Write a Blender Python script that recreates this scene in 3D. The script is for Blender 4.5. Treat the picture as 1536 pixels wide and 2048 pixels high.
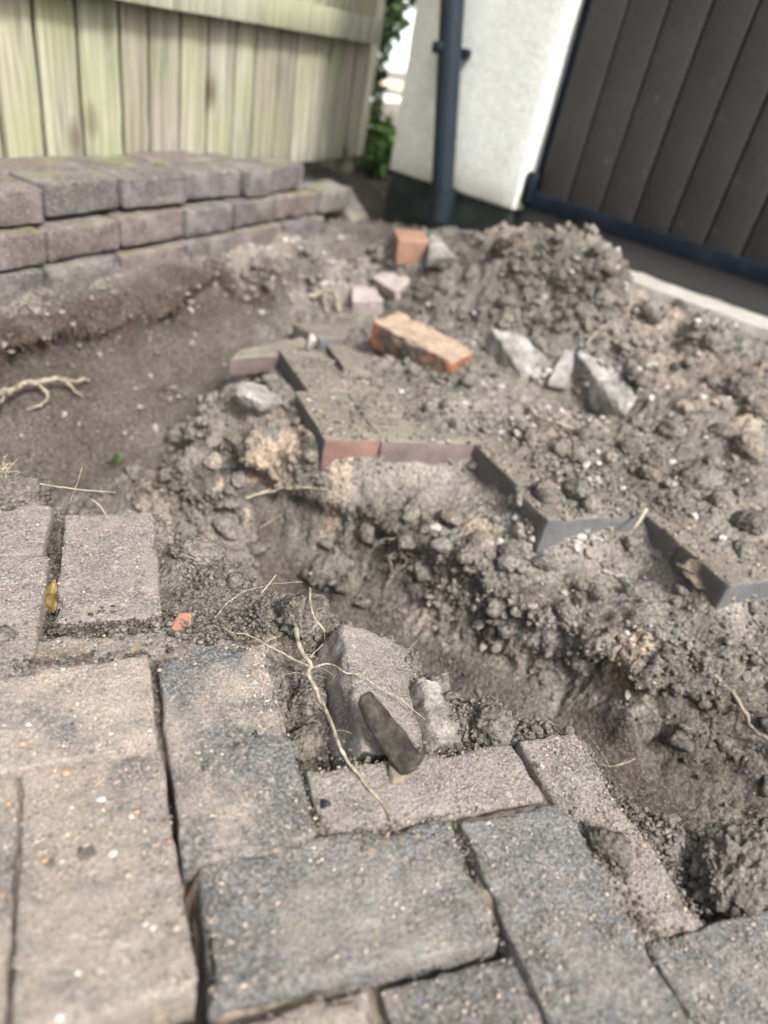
import bpy, math, random
import numpy as np
from mathutils import Matrix, Vector

for o in list(bpy.data.objects):
    bpy.data.objects.remove(o, do_unlink=True)
scene = bpy.context.scene
COL = scene.collection
rng = np.random.default_rng(7)
random.seed(7)

# ------------------------------------------------------------------ camera
# Metres. The working frame F has its origin on the near paving, z = 0 on the paving's surface.
# The paving falls 4.4 degrees away from level, so everything is turned into a level frame at the end.
CAM = np.array([-0.0429, -0.2839, 0.4707])
CR = np.array([0.92704, -0.32747, 0.18263])
CU = np.array([0.02316, 0.53614, 0.84381])
CF = np.array([0.37424, 0.77802, -0.50461])
FPX = 1365.0
UPG = np.array([-0.03284, -0.06936, 0.99705]); UPG /= np.linalg.norm(UPG)
_e = np.cross(UPG, [0, 0, 1.0]); _ang = math.acos(UPG[2])
LEVEL = Matrix.Rotation(_ang, 4, Vector(_e).normalized())       # turns UPG onto +Z
cam_d = bpy.data.cameras.new('camera'); cam = bpy.data.objects.new('camera', cam_d)
COL.objects.link(cam); scene.camera = cam
cm = Matrix(((CR[0], CU[0], -CF[0], CAM[0]), (CR[1], CU[1], -CF[1], CAM[1]), (CR[2], CU[2], -CF[2], CAM[2]), (0, 0, 0, 1)))
cam.matrix_world = LEVEL @ cm
cam_d.sensor_width = 36.0; cam_d.sensor_fit = 'AUTO'
cam_d.lens = FPX / 2048 * 36.0
cam_d.clip_start = 0.02; cam_d.clip_end = 400
cam_d.dof.use_dof = True; cam_d.dof.focus_distance = 0.70; cam_d.dof.aperture_fstop = 2.6
cam_d.dof.aperture_blades = 0

# ------------------------------------------------------------------ world, sun, exposure
world = bpy.data.worlds.new('World'); scene.world = world; world.use_nodes = True
wn = world.node_tree.nodes; wl = world.node_tree.links
for n in list(wn): wn.remove(n)
sky = wn.new('ShaderNodeTexSky'); sky.sky_type = 'NISHITA'; sky.sun_disc = False
SUN_AZ = math.radians(-72); SUN_EL = math.radians(52)           # azimuth measured from +X towards +Y
sky.sun_elevation = SUN_EL; sky.sun_rotation = math.pi / 2 - SUN_AZ
sky.air_density = 1.0; sky.dust_density = 6.0; sky.ozone_density = 1.0
bgn = wn.new('ShaderNodeBackground'); bgn.inputs['Strength'].default_value = 0.12
won = wn.new('ShaderNodeOutputWorld')
hs = wn.new('ShaderNodeHueSaturation'); hs.inputs['Saturation'].default_value = 0.35
wl.new(sky.outputs[0], hs.inputs['Color']); wl.new(hs.outputs[0], bgn.inputs[0]); wl.new(bgn.outputs[0], won.inputs[0])
sd = bpy.data.lights.new('sun', 'SUN'); sd.energy = 2.1; sd.angle = math.radians(9); sd.color = (1, 0.985, 0.955)
sun = bpy.data.objects.new('sun', sd); COL.objects.link(sun)
sdir = Vector((math.cos(SUN_EL) * math.cos(SUN_AZ), math.cos(SUN_EL) * math.sin(SUN_AZ), math.sin(SUN_EL)))
sun.rotation_euler = sdir.to_track_quat('Z', 'Y').to_euler()
sun.location = (0, 0, 4)
vs = scene.view_settings
vs.view_transform = 'Standard'; vs.look = 'None'; vs.gamma = 1; vs.exposure = 1.22; vs.use_curve_mapping = False
scene.cycles.use_denoising = True
scene.cycles.max_bounces = 4

# ------------------------------------------------------------------ geometry helpers
def ray(px, py):
    return CF + CR * (px - 768) / FPX + CU * (1024 - py) / FPX
def W(px, py, z=0.0):
    """point of frame F seen at photo pixel (px, py) at height z"""
    d = ray(px, py); t = (z - CAM[2]) / d[2]
    return CAM + d * t
def WR(px, py, rho):
    """the same at horizontal distance rho from the camera"""
    d = ray(px, py); return CAM + d * (rho / math.hypot(d[0], d[1]))

_perm = np.random.default_rng(3).permutation(4096)
_val = np.random.default_rng(4).random(4096) * 2 - 1
def _h(i, j, k):
    return _val[_perm[(_perm[(_perm[i & 4095] + j) & 4095] + k) & 4095]]
def noise3(P, s):
    Q = P * s + 100.37
    I = np.floor(Q).astype(np.int64); f = Q - I
    f = f * f * f * (f * (f * 6 - 15) + 10)
    i, j, k = I[:, 0], I[:, 1], I[:, 2]; x, y, z = f[:, 0], f[:, 1], f[:, 2]
    def lx(jj, kk):
        a = _h(i, jj, kk); return a + x * (_h(i + 1, jj, kk) - a)
    a = lx(j, k); b = lx(j + 1, k); c = lx(j, k + 1); d = lx(j + 1, k + 1)
    e = a + y * (b - a); g = c + y * (d - c)
    return e + z * (g - e)
def fbm(P, s, o=4, gain=0.5):
    r = 0; a = 1; t = 0
    for n in range(o):
        r = r + a * noise3(P + 17.1 * n, s); t += a; a *= gain; s *= 2.03
    return r / t
def smooth(a, b, x):
    t = np.clip((x - a) / (b - a), 0, 1); return t * t * (3 - 2 * t)

ROOTS = []
def link(name, me, parent=None, mat=None):
    o = bpy.data.objects.new(name, me); COL.objects.link(o)
    if parent is not None: o.parent = parent
    else: ROOTS.append(o)
    if mat is not None and me is not None:
        me.materials.clear(); me.materials.append(mat)
    return o
def mesh(name, V, Fc, smooth_shade=True, attrs=None):
    me = bpy.data.meshes.new(name)
    V = np.asarray(V, dtype=np.float32)
    if isinstance(Fc, np.ndarray):
        n, k = Fc.shape
        me.vertices.add(len(V)); me.vertices.foreach_set('co', V.ravel())
        me.loops.add(n * k); me.loops.foreach_set('vertex_index', Fc.astype(np.int32).ravel())
        me.polygons.add(n); me.polygons.foreach_set('loop_start', np.arange(0, n * k, k, dtype=np.int32))
        me.update(calc_edges=True); me.validate()
    else:
        me.from_pydata([tuple(v) for v in V], [], [tuple(f) for f in Fc]); me.update()
    me.polygons.foreach_set('use_smooth', np.full(len(me.polygons), smooth_shade, dtype=bool))
    if attrs:
        for an, arr in attrs.items():
            a = me.attributes.new(an, 'FLOAT', 'POINT'); a.data.foreach_set('value', np.asarray(arr, dtype=np.float32))
    return me
def tag(o, label=None, cat=None, group=None, kind=None):
    if label: o['label'] = label
    if cat: o['category'] = cat
    if group: o['group'] = group
    if kind: o['kind'] = kind
    return o
def empty(name, M=None, parent=None):
    o = bpy.data.objects.new(name, None); COL.objects.link(o); o.empty_display_size = 0.05
    if parent is not None: o.parent = parent
    else: ROOTS.append(o)
    if M is not None: o.matrix_basis = M
    return o
def basis(o, x, y, z):
    return Matrix(((x[0], y[0], z[0], o[0]), (x[1], y[1], z[1], o[1]), (x[2], y[2], z[2], o[2]), (0, 0, 0, 1)))

def _axis(h, r, step):
    inner = max(1, int(round((2 * (h - r)) / step)))
    c = list(np.linspace(-h + r, h - r, inner + 1))
    return np.array([-h, -h + 0.3 * r] + c + [h - 0.3 * r, h])
def rbox(hx, hy, hz, r, step, seed=0, amp=0.0008, wear=0.5, chips=0.0):
    """rounded, worn block; half sizes h, arris radius r. returns verts, quads"""
    A = [_axis(h, r, step) for h in (hx, hy, hz)]; hs_ = (hx, hy, hz)
    idx = {}; V = []; Q = []
    def vid(p):
        k = (round(p[0], 6), round(p[1], 6), round(p[2], 6))
        if k not in idx: idx[k] = len(V); V.append(p)
        return idx[k]
    for ax in range(3):
        u, v = (ax + 1) % 3, (ax + 2) % 3
        for s in (-1, 1):
            for a in range(len(A[u]) - 1):
                for b in range(len(A[v]) - 1):
                    q = []
                    for da, db in ((0, 0), (1, 0), (1, 1), (0, 1)):
                        p = [0, 0, 0]; p[ax] = s * hs_[ax]; p[u] = A[u][a + da]; p[v] = A[v][b + db]
                        q.append(vid(tuple(p)))
                    Q.append(q if s > 0 else q[::-1])
    V = np.array(V); off = np.array([seed * 3.7, seed * 1.3, seed * 2.9])
    wn_ = fbm(V + off, 28, 3) * 0.5 + 0.5
    rr = (r * (1 + wear * 1.6 * (wn_ - 0.45)))[:, None]
    rr = np.clip(rr, r * 0.25, min(hs_) * 0.9)
    inn = np.array(hs_) - rr
    q = np.clip(V, -inn, inn); d = V - q; L = np.linalg.norm(d, axis=1, keepdims=True)
    N = np.where(L > 1e-9, d / np.maximum(L, 1e-9), 0)
    flat = (L[:, 0] <= 1e-9)
    P = q + N * np.minimum(rr, np.maximum(L, 1e-9)) if False else q + N * rr
    P[flat] = V[flat]
    nn = P / np.maximum(np.linalg.norm(P / np.array(hs_), axis=1, keepdims=True), 1e-6)
    Nn = N.copy(); Nn[flat] = 0
    for ax in range(3):
        m = flat & (np.abs(np.abs(V[:, ax]) - hs_[ax]) < 1e-6); Nn[m, ax] = np.sign(V[m, ax])
    P = P + Nn * (amp * (fbm(P + off, 90, 3) * 1.6 + fbm(P + off, 18, 2) * 1.5))[:, None]
    if chips > 0:
        c = smooth(0.15, 0.6, fbm(P * 1.0 + off * 1.7, 22, 2))
        edge = smooth(0.004, 0.0, np.abs(np.sort(np.array(hs_) - np.abs(V), axis=1)[:, 1]) - r)
        P = P - Nn * (chips * c * edge)[:, None]
    return P, np.array(Q)
_ICO = {}
def ico(n):
    if n not in _ICO:
        import bmesh
        bm = bmesh.new(); bmesh.ops.create_icosphere(bm, subdivisions=n, radius=1)
        bm.verts.ensure_lookup_table()
        _ICO[n] = (np.array([v.co[:] for v in bm.verts]), np.array([[v.index for v in f.verts] for f in bm.faces])); bm.free()
    return _ICO[n]
def rock(size, seed, n=4, cuts=14, depth=(0.42, 0.74), amp=0.07, rough=0.035):
    cuts = max(cuts, 12)
    r = np.random.default_rng(seed); V, T = ico(n); P = V.copy()
    for _ in range(cuts):
        d = r.normal(size=3); d /= np.linalg.norm(d); k = r.uniform(*depth)
        P = P - np.maximum(0, P @ d - k)[:, None] * d
    N = P / np.linalg.norm(P, axis=1, keepdims=True)
    P = P + N * (amp * fbm(P + seed, 2.2, 3) + rough * fbm(P + seed, 9, 3))[:, None]
    return P * np.array(size), T
def slab(outline, t, seed=0, n=56, amp=0.001, taper=0.85):
    """broken flat piece: star-shaped outline (x, y), thickness t, top at +t/2"""
    O = np.array(outline, float); c = O.mean(0)
    L = np.r_[0, np.cumsum(np.linalg.norm(np.roll(O, -1, 0) - O, axis=1))]
    OO = np.vstack([O, O[:1]]); s = np.linspace(0, L[-1], n, endpoint=False)
    R = np.stack([np.interp(s, L, OO[:, 0]), np.interp(s, L, OO[:, 1])], 1) - c
    V = []; Fs = []
    prof = [(0.0, 1), (0.35, 1), (0.7, 1), (0.93, 1), (1.0, 0.75), (1.01, 0.25), (1.0, -0.25), (0.97 * taper / 0.85, -0.75), (0.9 * taper / 0.85, -1), (0.5, -1), (0.0, -1)]
    rings = []
    for k, h in prof:
        if k == 0: rings.append([len(V)]); V.append((c[0], c[1], h * t / 2))
        else:
            rings.append(list(range(len(V), len(V) + n)))
            for p in R: V.append((c[0] + p[0] * k, c[1] + p[1] * k, h * t / 2))
    for a, b in zip(rings[:-1], rings[1:]):
        for i in range(n):
            j = (i + 1) % n
            if len(a) == 1: Fs.append((a[0], b[i], b[j]))
            elif len(b) == 1: Fs.append((a[j], a[i], b[0]))
            else: Fs.append((a[i], b[i], b[j], a[j]))
    V = np.array(V); off = seed * 2.3
    V = V + np.stack([fbm(V + off + 7 * k, 70, 4) for k in range(3)], 1) * amp * 2.2
    return V, Fs
def tube(pts, r0, r1, seg=7, step=0.004, wig=0.0, seed=0, power=1.0):
    P = np.array(pts, float)
    # Catmull-Rom
    Q = np.vstack([2 * P[0] - P[1], P, 2 * P[-1] - P[-2]]); out = []
    for i in range(1, len(Q) - 2):
        m = max(2, int(np.linalg.norm(Q[i + 1] - Q[i]) / step))
        for t in np.linspace(0, 1, m, endpoint=False):
            a, b, c, d = Q[i - 1], Q[i], Q[i + 1], Q[i + 2]
            out.append(0.5 * ((2 * b) + (-a + c) * t + (2 * a - 5 * b + 4 * c - d) * t * t + (-a + 3 * b - 3 * c + d) * t ** 3))
    out.append(P[-1]); P = np.array(out); n = len(P)
    if wig: P = P + np.stack([fbm(P + seed + 9 * k, 90, 2) for k in range(3)], 1) * wig * np.sin(np.linspace(0.05, 1, n) * math.pi * 0.9)[:, None] ** 0.3
    Tn = np.gradient(P, axis=0); Tn /= np.maximum(np.linalg.norm(Tn, axis=1, keepdims=True), 1e-9)
    up = np.array([0.31, 0.2, 0.93]); V = []; Fs = []
    for i in range(n):
        a = np.cross(Tn[i], up); a /= np.linalg.norm(a) + 1e-9; b = np.cross(Tn[i], a)
        r = r0 + (r1 - r0) * (i / (n - 1)) ** power
        rv_ = r * (1 + 0.25 * math.sin(i * 1.7 + seed) * math.sin(i * 0.61 + seed * 2))
        for k in range(seg):
            t = 2 * math.pi * k / seg; V.append(P[i] + (a * math.cos(t) + b * math.sin(t)) * rv_)
    for i in range(n - 1):
        for k in range(seg):
            Fs.append((i * seg + k, i * seg + (k + 1) % seg, (i + 1) * seg + (k + 1) % seg, (i + 1) * seg + k))
    Fs = np.array(Fs, dtype=np.int64)
    return np.array(V), Fs
def joined(parts):
    V = []; Fs = []; n = 0
    for v, f in parts:
        V.append(v); Fs.append(np.asarray(f) + n); n += len(v)
    return np.vstack(V), np.vstack(Fs)

# ------------------------------------------------------------------ material helpers
def mat(name):
    m = bpy.data.materials.new(name); m.use_nodes = True
    nt = m.node_tree; b = nt.nodes['Principled BSDF']
    b.inputs['Roughness'].default_value = 0.9; b.inputs['Specular IOR Level'].default_value = 0.2
    return m, nt, b
def N(nt, t, **kw):
    n = nt.nodes.new(t)
    for k, v in kw.items():
        if k in n.inputs: n.inputs[k].default_value = v
        else: setattr(n, k, v)
    return n
def coords(nt, kind='Object'):
    return N(nt, 'ShaderNodeTexCoord').outputs[kind]
def noise(nt, vec, scale, detail=4, rough=0.6, dist=0.0):
    n = N(nt, 'ShaderNodeTexNoise', Scale=scale, Detail=detail, Roughness=rough, Distortion=dist)
    nt.links.new(vec, n.inputs['Vector']); return n.outputs['Fac']
def voro(nt, vec, scale, feature='F1', out='Distance'):
    n = N(nt, 'ShaderNodeTexVoronoi', Scale=scale); n.feature = feature
    nt.links.new(vec, n.inputs['Vector']); return n.outputs[out]
def ramp(nt, fac, stops):
    n = nt.nodes.new('ShaderNodeValToRGB'); e = n.color_ramp.elements
    while len(e) < len(stops): e.new(0.5)
    for el, (p, c) in zip(e, stops):
        el.position = p; el.color = (c[0], c[1], c[2], 1) if isinstance(c, (tuple, list)) else (c, c, c, 1)
    nt.links.new(fac, n.inputs[0]); return n.outputs[0]
def mix(nt, fac, a, b, mode='MIX'):
    n = nt.nodes.new('ShaderNodeMix'); n.data_type = 'RGBA'; n.blend_type = mode
    for s, v in ((n.inputs[0], fac), (n.inputs[6], a), (n.inputs[7], b)):
        if isinstance(v, (int, float)): s.default_value = v
        elif isinstance(v, (tuple, list)): s.default_value = (v[0], v[1], v[2], 1)
        else: nt.links.new(v, s)
    return n.outputs[2]
def math_(nt, op, a, b=None):
    n = nt.nodes.new('ShaderNodeMath'); n.operation = op
    for s, v in ((n.inputs[0], a), (n.inputs[1], b)):
        if v is None: continue
        if isinstance(v, (int, float)): s.default_value = v
        else: nt.links.new(v, s)
    return n.outputs[0]
def bump(nt, b, h, strength, dist):
    n = N(nt, 'ShaderNodeBump', Strength=strength, Distance=dist)
    nt.links.new(h, n.inputs['Height']); nt.links.new(n.outputs[0], b.inputs['Normal']); return n
def attr(nt, name):
    n = nt.nodes.new('ShaderNodeAttribute'); n.attribute_name = name; return n.outputs['Fac']
def objrand(nt):
    return N(nt, 'ShaderNodeObjectInfo').outputs['Random']
def shifted(nt, vec):
    """object coordinates moved by a random amount per object"""
    r = objrand(nt); m = math_(nt, 'MULTIPLY', r, 37.0)
    a = nt.nodes.new('ShaderNodeVectorMath'); a.operation = 'ADD'
    nt.links.new(vec, a.inputs[0]); nt.links.new(m, a.inputs[1]); return a.outputs[0]

def paver_material(name, base_a, base_b, sand, sand_lo, sand_hi, speck=1.0, moss=0.0, side=None):
    m, nt, b = mat(name); L = nt.links
    v0 = shifted(nt, coords(nt))
    wob = N(nt, 'ShaderNodeTexNoise', Scale=420.0, Detail=2.0); L.new(v0, wob.inputs['Vector'])
    vm = nt.nodes.new('ShaderNodeVectorMath'); vm.operation = 'MULTIPLY_ADD'; vm.inputs[1].default_value = (.005, .005, .005)
    L.new(wob.outputs['Color'], vm.inputs[0]); L.new(v0, vm.inputs[2]); v = vm.outputs[0]
    c = ramp(nt, noise(nt, v0, 22, 6, 0.72), [(0.32, base_a), (0.68, base_b)])
    c = mix(nt, 1.0, c, ramp(nt, noise(nt, v0, 260, 3, 0.75), [(0.36, 0.5), (0.5, 0.98), (0.66, 1.5)]), 'MULTIPLY')
    g = voro(nt, v, 760, out='Color'); gs = N(nt, 'ShaderNodeSeparateColor'); L.new(g, gs.inputs[0])
    # aggregate grains: light, dark and a few coloured
    light = ramp(nt, gs.outputs[0], [(0.80, 0.0), (0.86, 1.0)])
    dark = ramp(nt, gs.outputs[1], [(0.70, 0.0), (0.80, 1.0)])
    c = mix(nt, math_(nt, 'MULTIPLY', dark, 0.62 * speck), c, (0.05, 0.047, 0.044))
    c = mix(nt, math_(nt, 'MULTIPLY', light, 0.62 * speck), c, (0.42, 0.395, 0.35))
    g2 = voro(nt, v, 150, out='Color'); g2s = N(nt, 'ShaderNodeSeparateColor'); L.new(g2, g2s.inputs[0])
    big = math_(nt, 'MULTIPLY', ramp(nt, g2s.outputs[0], [(0.945, 0.0), (0.955, 1.0)]), ramp(nt, voro(nt, v, 150), [(0.35, 1.0), (0.5, 0.0)]))
    bc = ramp(nt, g2s.outputs[1], [(0.3, (0.55, 0.52, 0.48)), (0.6, (0.5, 0.34, 0.17)), (0.85, (0.16, 0.2, 0.26))])
    # blown sand lying on it
    sfac = ramp(nt, noise(nt, v, 13, 7, 0.68, 0.5), [(sand_lo, 0.0), (sand_hi, 1.0)])
    gr = ramp(nt, noise(nt, v, 900, 2, 0.7), [(0.35, 0.0), (0.6, 1.0)])
    sfac = math_(nt, 'MULTIPLY', sfac, math_(nt, 'ADD', math_(nt, 'MULTIPLY', gr, 0.75), 0.25))
    sc = ramp(nt, noise(nt, v, 700, 3, 0.7), [(0.36, tuple(x * 0.42 for x in sand)), (0.5, sand), (0.66, tuple(min(1, x * 1.35) for x in sand))])
    c = mix(nt, sfac, c, sc)
    c = mix(nt, math_(nt, 'MULTIPLY', big, 0.4), c, bc)
    if moss > 0:
        mf = ramp(nt, noise(nt, v, 12, 5, 0.7), [(0.5, 0.0), (0.66, moss)])
        geo = N(nt, 'ShaderNodeNewGeometry'); sx = N(nt, 'ShaderNodeSeparateXYZ'); L.new(geo.outputs['Normal'], sx.inputs[0])
        mf = math_(nt, 'MULTIPLY', mf, ramp(nt, sx.outputs[2], [(0.3, 0.0), (0.8, 1.0)]))
        c = mix(nt, mf, c, (0.17, 0.18, 0.07))
    if side:                                                    # bare broken faces below the dirty wearing face
        tc = N(nt, 'ShaderNodeTexCoord'); sz = N(nt, 'ShaderNodeSeparateXYZ'); L.new(tc.outputs['Normal'], sz.inputs[0])
        sc2 = ramp(nt, noise(nt, v, 14, 5, 0.7), [(0.3, tuple(x * 0.7 for x in side)), (0.7, tuple(x * 1.25 for x in side))])
        sc2 = mix(nt, ramp(nt, math_(nt, 'ABSOLUTE', sz.outputs[0]), [(0.4, 0.0), (0.7, 1.0)]), sc2, (.13, .118, .108))
        c = mix(nt, ramp(nt, sz.outputs[2], [(0.25, 1.0), (0.6, 0.0)]), c, sc2)
    L.new(c, b.inputs['Base Color'])
    h = math_(nt, 'ADD', noise(nt, v, 420, 5, 0.72), math_(nt, 'MULTIPLY', voro(nt, v, 330), 0.7))
    bump(nt, b, h, 0.95, 0.0024)
    return m
GREY_A = (0.105, 0.103, 0.10); GREY_B = (0.185, 0.18, 0.172)
SAND = (0.42, 0.345, 0.285)
M_pav_grey = paver_material('paver_charcoal_grey', (0.115, 0.112, 0.107), (0.175, 0.17, 0.162), SAND, 0.52, 0.66, 0.8)
M_pav_cool = paver_material('paver_blue_grey', (0.13, 0.128, 0.123), (0.195, 0.191, 0.183), (0.36, 0.32, 0.275), 0.46, 0.68, 0.75)
M_pav_sand = paver_material('paver_sanded', (0.14, 0.132, 0.122), (0.23, 0.215, 0.195), SAND, 0.36, 0.54)
M_pav_dust = paver_material('paver_soil_dusted', (0.16, 0.145, 0.135), (0.27, 0.245, 0.225), (0.33, 0.285, 0.245), 0.38, 0.6, 1.0)
M_pav_soil = paver_material('paver_soil_covered', (0.10, 0.085, 0.075), (0.20, 0.17, 0.145), (0.27, 0.23, 0.18), 0.42, 0.62, 0.8)
M_pav_red = paver_material('paver_red', (0.14, 0.085, 0.075), (0.21, 0.125, 0.105), (0.28, 0.24, 0.19), 0.55, 0.7, 0.6)
M_far_red = paver_material('far_paver_red_side', (0.13, 0.115, 0.095), (0.22, 0.195, 0.16), (0.29, 0.26, 0.2), 0.4, 0.6, 0.7, side=(0.23, 0.135, 0.115))
M_far_mauve = paver_material('far_paver_mauve_side', (0.13, 0.115, 0.095), (0.22, 0.195, 0.16), (0.29, 0.26, 0.2), 0.4, 0.6, 0.7, side=(0.19, 0.145, 0.135))
M_far_dark = paver_material('far_paver_dark_side', (0.12, 0.1, 0.085), (0.2, 0.17, 0.145), (0.27, 0.23, 0.185), 0.4, 0.6, 0.7, side=(0.15, 0.145, 0.142))
M_pav_tip = paver_material('tipped_paver_mossy_side', (0.15, 0.135, 0.125), (0.26, 0.235, 0.215), (0.33, 0.285, 0.245), 0.38, 0.6, 1.0, side=(0.05, 0.042, 0.03))
M_wall_br = paver_material('wall_block_brown_grey', (0.085, 0.076, 0.074), (0.165, 0.145, 0.14), (0.30, 0.285, 0.265), 0.48, 0.66, 0.9, moss=0.95)
M_wall_pk = paver_material('wall_block_pink', (0.115, 0.085, 0.08), (0.20, 0.155, 0.145), (0.31, 0.285, 0.265), 0.48, 0.66, 0.8, moss=0.95)

def soil_material(name, tint_attr=True):
    m, nt, b = mat(name); L = nt.links
    v = coords(nt)
    c = ramp(nt, noise(nt, v, 7, 6, 0.62), [(0.3, (0.120, 0.108, 0.094)), (0.52, (0.210, 0.190, 0.166)), (0.75, (0.325, 0.298, 0.262))])
    c2 = ramp(nt, noise(nt, v, 160, 5, 0.7), [(0.3, (0.33, 0.325, 0.32)), (0.5, (0.9, 0.9, 0.9)), (0.72, (1.6, 1.56, 1.5))])
    c = mix(nt, 1.0, c, c2, 'MULTIPLY')
    if tint_attr:
        a = attr(nt, 'tint')                       # 0 dark humus and painted shade .. 0.5 plain .. 1 sand
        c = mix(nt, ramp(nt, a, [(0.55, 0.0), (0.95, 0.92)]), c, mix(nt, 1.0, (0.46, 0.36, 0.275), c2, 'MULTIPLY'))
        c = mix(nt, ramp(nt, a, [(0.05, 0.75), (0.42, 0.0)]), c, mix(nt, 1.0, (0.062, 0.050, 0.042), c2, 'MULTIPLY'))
    g = voro(nt, v, 700, out='Color'); gs = N(nt, 'ShaderNodeSeparateColor'); L.new(g, gs.inputs[0])
    c = mix(nt, math_(nt, 'MULTIPLY', ramp(nt, gs.outputs[0], [(0.955, 0.0), (0.97, 1.0)]), 0.5), c, (0.42, 0.38, 0.33))
    L.new(c, b.inputs['Base Color']); b.inputs['Roughness'].default_value = 1.0; b.inputs['Specular IOR Level'].default_value = 0.08
    h = math_(nt, 'ADD', noise(nt, v, 130, 6, 0.75), math_(nt, 'MULTIPLY', voro(nt, v, 190), 0.6))
    bump(nt, b, h, 0.95, 0.006)
    return m
M_soil = soil_material('soil')
M_sandjoint = None
def plain(name, col, var=0.25, scale=30, rough=0.85, bumpd=0.001, spec=0.2, bscale=120):
    m, nt, b = mat(name); v = shifted(nt, coords(nt))
    lo = tuple(x * (1 - var) for x in col); hi = tuple(min(1, x * (1 + var)) for x in col)
    c = ramp(nt, noise(nt, v, scale, 6, 0.65), [(0.3, lo), (0.7, hi)])
    nt.links.new(c, b.inputs['Base Color']); b.inputs['Roughness'].default_value = rough; b.inputs['Specular IOR Level'].default_value = spec
    if bumpd: bump(nt, b, noise(nt, v, bscale, 5, 0.7), 0.7, bumpd)
    return m
def two_tone(name, a, b_, scale, lo, hi, rough=0.9, bumpd=0.002, speck=0.0, bscale=140):
    m, nt, b = mat(name); v = shifted(nt, coords(nt))
    f = ramp(nt, noise(nt, v, scale, 7, 0.66, 0.3), [(lo, 0.0), (hi, 1.0)])
    c = mix(nt, f, a, b_)
    c = mix(nt, 1.0, c, ramp(nt, noise(nt, v, 240, 4, 0.7), [(0.3, 0.62), (0.7, 1.25)]), 'MULTIPLY')
    if speck:
        g = voro(nt, v, 420, out='Color'); gs = N(nt, 'ShaderNodeSeparateColor'); nt.links.new(g, gs.inputs[0])
        c = mix(nt, math_(nt, 'MULTIPLY', ramp(nt, gs.outputs[0], [(0.78, 0.0), (0.84, 1.0)]), speck), c, (0.04, 0.037, 0.033))
    nt.links.new(c, b.inputs['Base Color']); b.inputs['Roughness'].default_value = rough
    bump(nt, b, math_(nt, 'ADD', noise(nt, v, bscale, 6, 0.72), math_(nt, 'MULTIPLY', noise(nt, v, 30, 3), 1.4)), 0.8, bumpd)
    return m
M_clay = two_tone('orange_clay_brick', (0.36, 0.115, 0.055), (0.17, 0.125, 0.095), 24, 0.40, 0.52, speck=0.25)
M_conc = two_tone('pale_concrete', (0.15, 0.14, 0.128), (0.42, 0.40, 0.37), 22, 0.36, 0.60, bumpd=0.004, speck=0.3)
M_stone = two_tone('grey_stone', (0.17, 0.16, 0.145), (0.31, 0.295, 0.275), 22, 0.4, 0.6, speck=0.25)
M_slate = two_tone('dark_mudstone', (0.024, 0.021, 0.017), (0.085, 0.074, 0.058), 60, 0.42, 0.66, bumpd=0.003, speck=.4)
M_frag = two_tone('dusty_fragment', (.16, .142, .125), (.36, .335, .30), 26, .38, .6, bumpd=.004, speck=.3)
M_lilac = two_tone('lilac_block', (0.29, 0.235, 0.23), (0.38, 0.32, 0.31), 16, 0.4, 0.6)
M_terra = two_tone('worn_terracotta', (0.30, 0.17, 0.115), (0.22, 0.15, 0.115), 14, 0.4, 0.6)
M_pebble = plain('pale_pebble', (0.31, 0.285, 0.25), 0.3, 60, 0.85, 0.0008)
M_root = two_tone('pale_root', (0.14, 0.108, 0.08), (0.37, 0.325, 0.245), 110, 0.34, 0.56, rough=0.75, bumpd=0.0008, bscale=500)
M_rootd = two_tone('earthy_root', (0.13, 0.105, 0.085), (0.28, 0.235, 0.19), 60, 0.4, 0.62, rough=0.9, bumpd=0.001, bscale=500)
M_rootm = two_tone('tan_root', (0.14, 0.115, 0.085), (0.33, 0.29, 0.21), 70, 0.36, 0.6, rough=0.85, bumpd=0.001, bscale=400)
M_chip = plain('red_brick_chip', (0.23, 0.115, 0.08), 0.4, 120)
M_coal = plain('black_coal', (0.02, 0.022, 0.026), 0.3, 80, 0.55, 0.0006, 0.4)
M_straw = plain('dry_straw', (0.34, 0.30, 0.21), 0.25, 80, 0.75, 0.0)

# ------------------------------------------------------------------ the ground: soil with the trench, the bank and the spoil heap
ctrl = []
def cp(x, y, z): ctrl.append((x, y, z))
def cw(px, py, z):
    p = W(px, py, z); ctrl.append((p[0], p[1], z))
def cr(px, py, rho):
    p = WR(px, py, rho); ctrl.append((p[0], p[1], p[2]))
# under and beside the near paving
for x, y in ((-0.7, -0.5), (-0.3, -0.45), (0.1, -0.45), (0.5, -0.5), (0.9, -0.6), (-0.7, 0), (-0.35, 0), (0, 0), (-0.7, 0.35), (-0.3, 0.3), (-0.1, 0.15), (0.15, -0.15), (0.1, 0.08), (0.3, -0.25), (0.5, -0.3), (0.7, -0.4)):
    cp(x, y, -0.060)
EDGE = [(-0.75, 0.66), (-0.42, 0.585), (-0.26, 0.55), (-0.165, 0.525), (-0.09, 0.505), (0.0, 0.485), (0.04, 0.43), (0.075, 0.385), (0.125, 0.325), (0.185, 0.285), (0.26, 0.212), (0.31, 0.115), (0.345, 0.08), (0.395, 0.055), (0.402, -0.03), (0.44, -0.06), (0.50, -0.085), (0.62, -0.16), (0.8, -0.3), (1.0, -0.5)]
for i, (x, y) in enumerate(EDGE):
    d = 0.707
    cp(x - 0.035, y - 0.035, -0.050); cp(x - 0.012, y - 0.012, -0.040); cp(x + 0.006, y + 0.006, -0.045)
    cp(x + 0.035, y + 0.035, -0.13); cp(x + 0.06, y + 0.06, -0.195)
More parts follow.
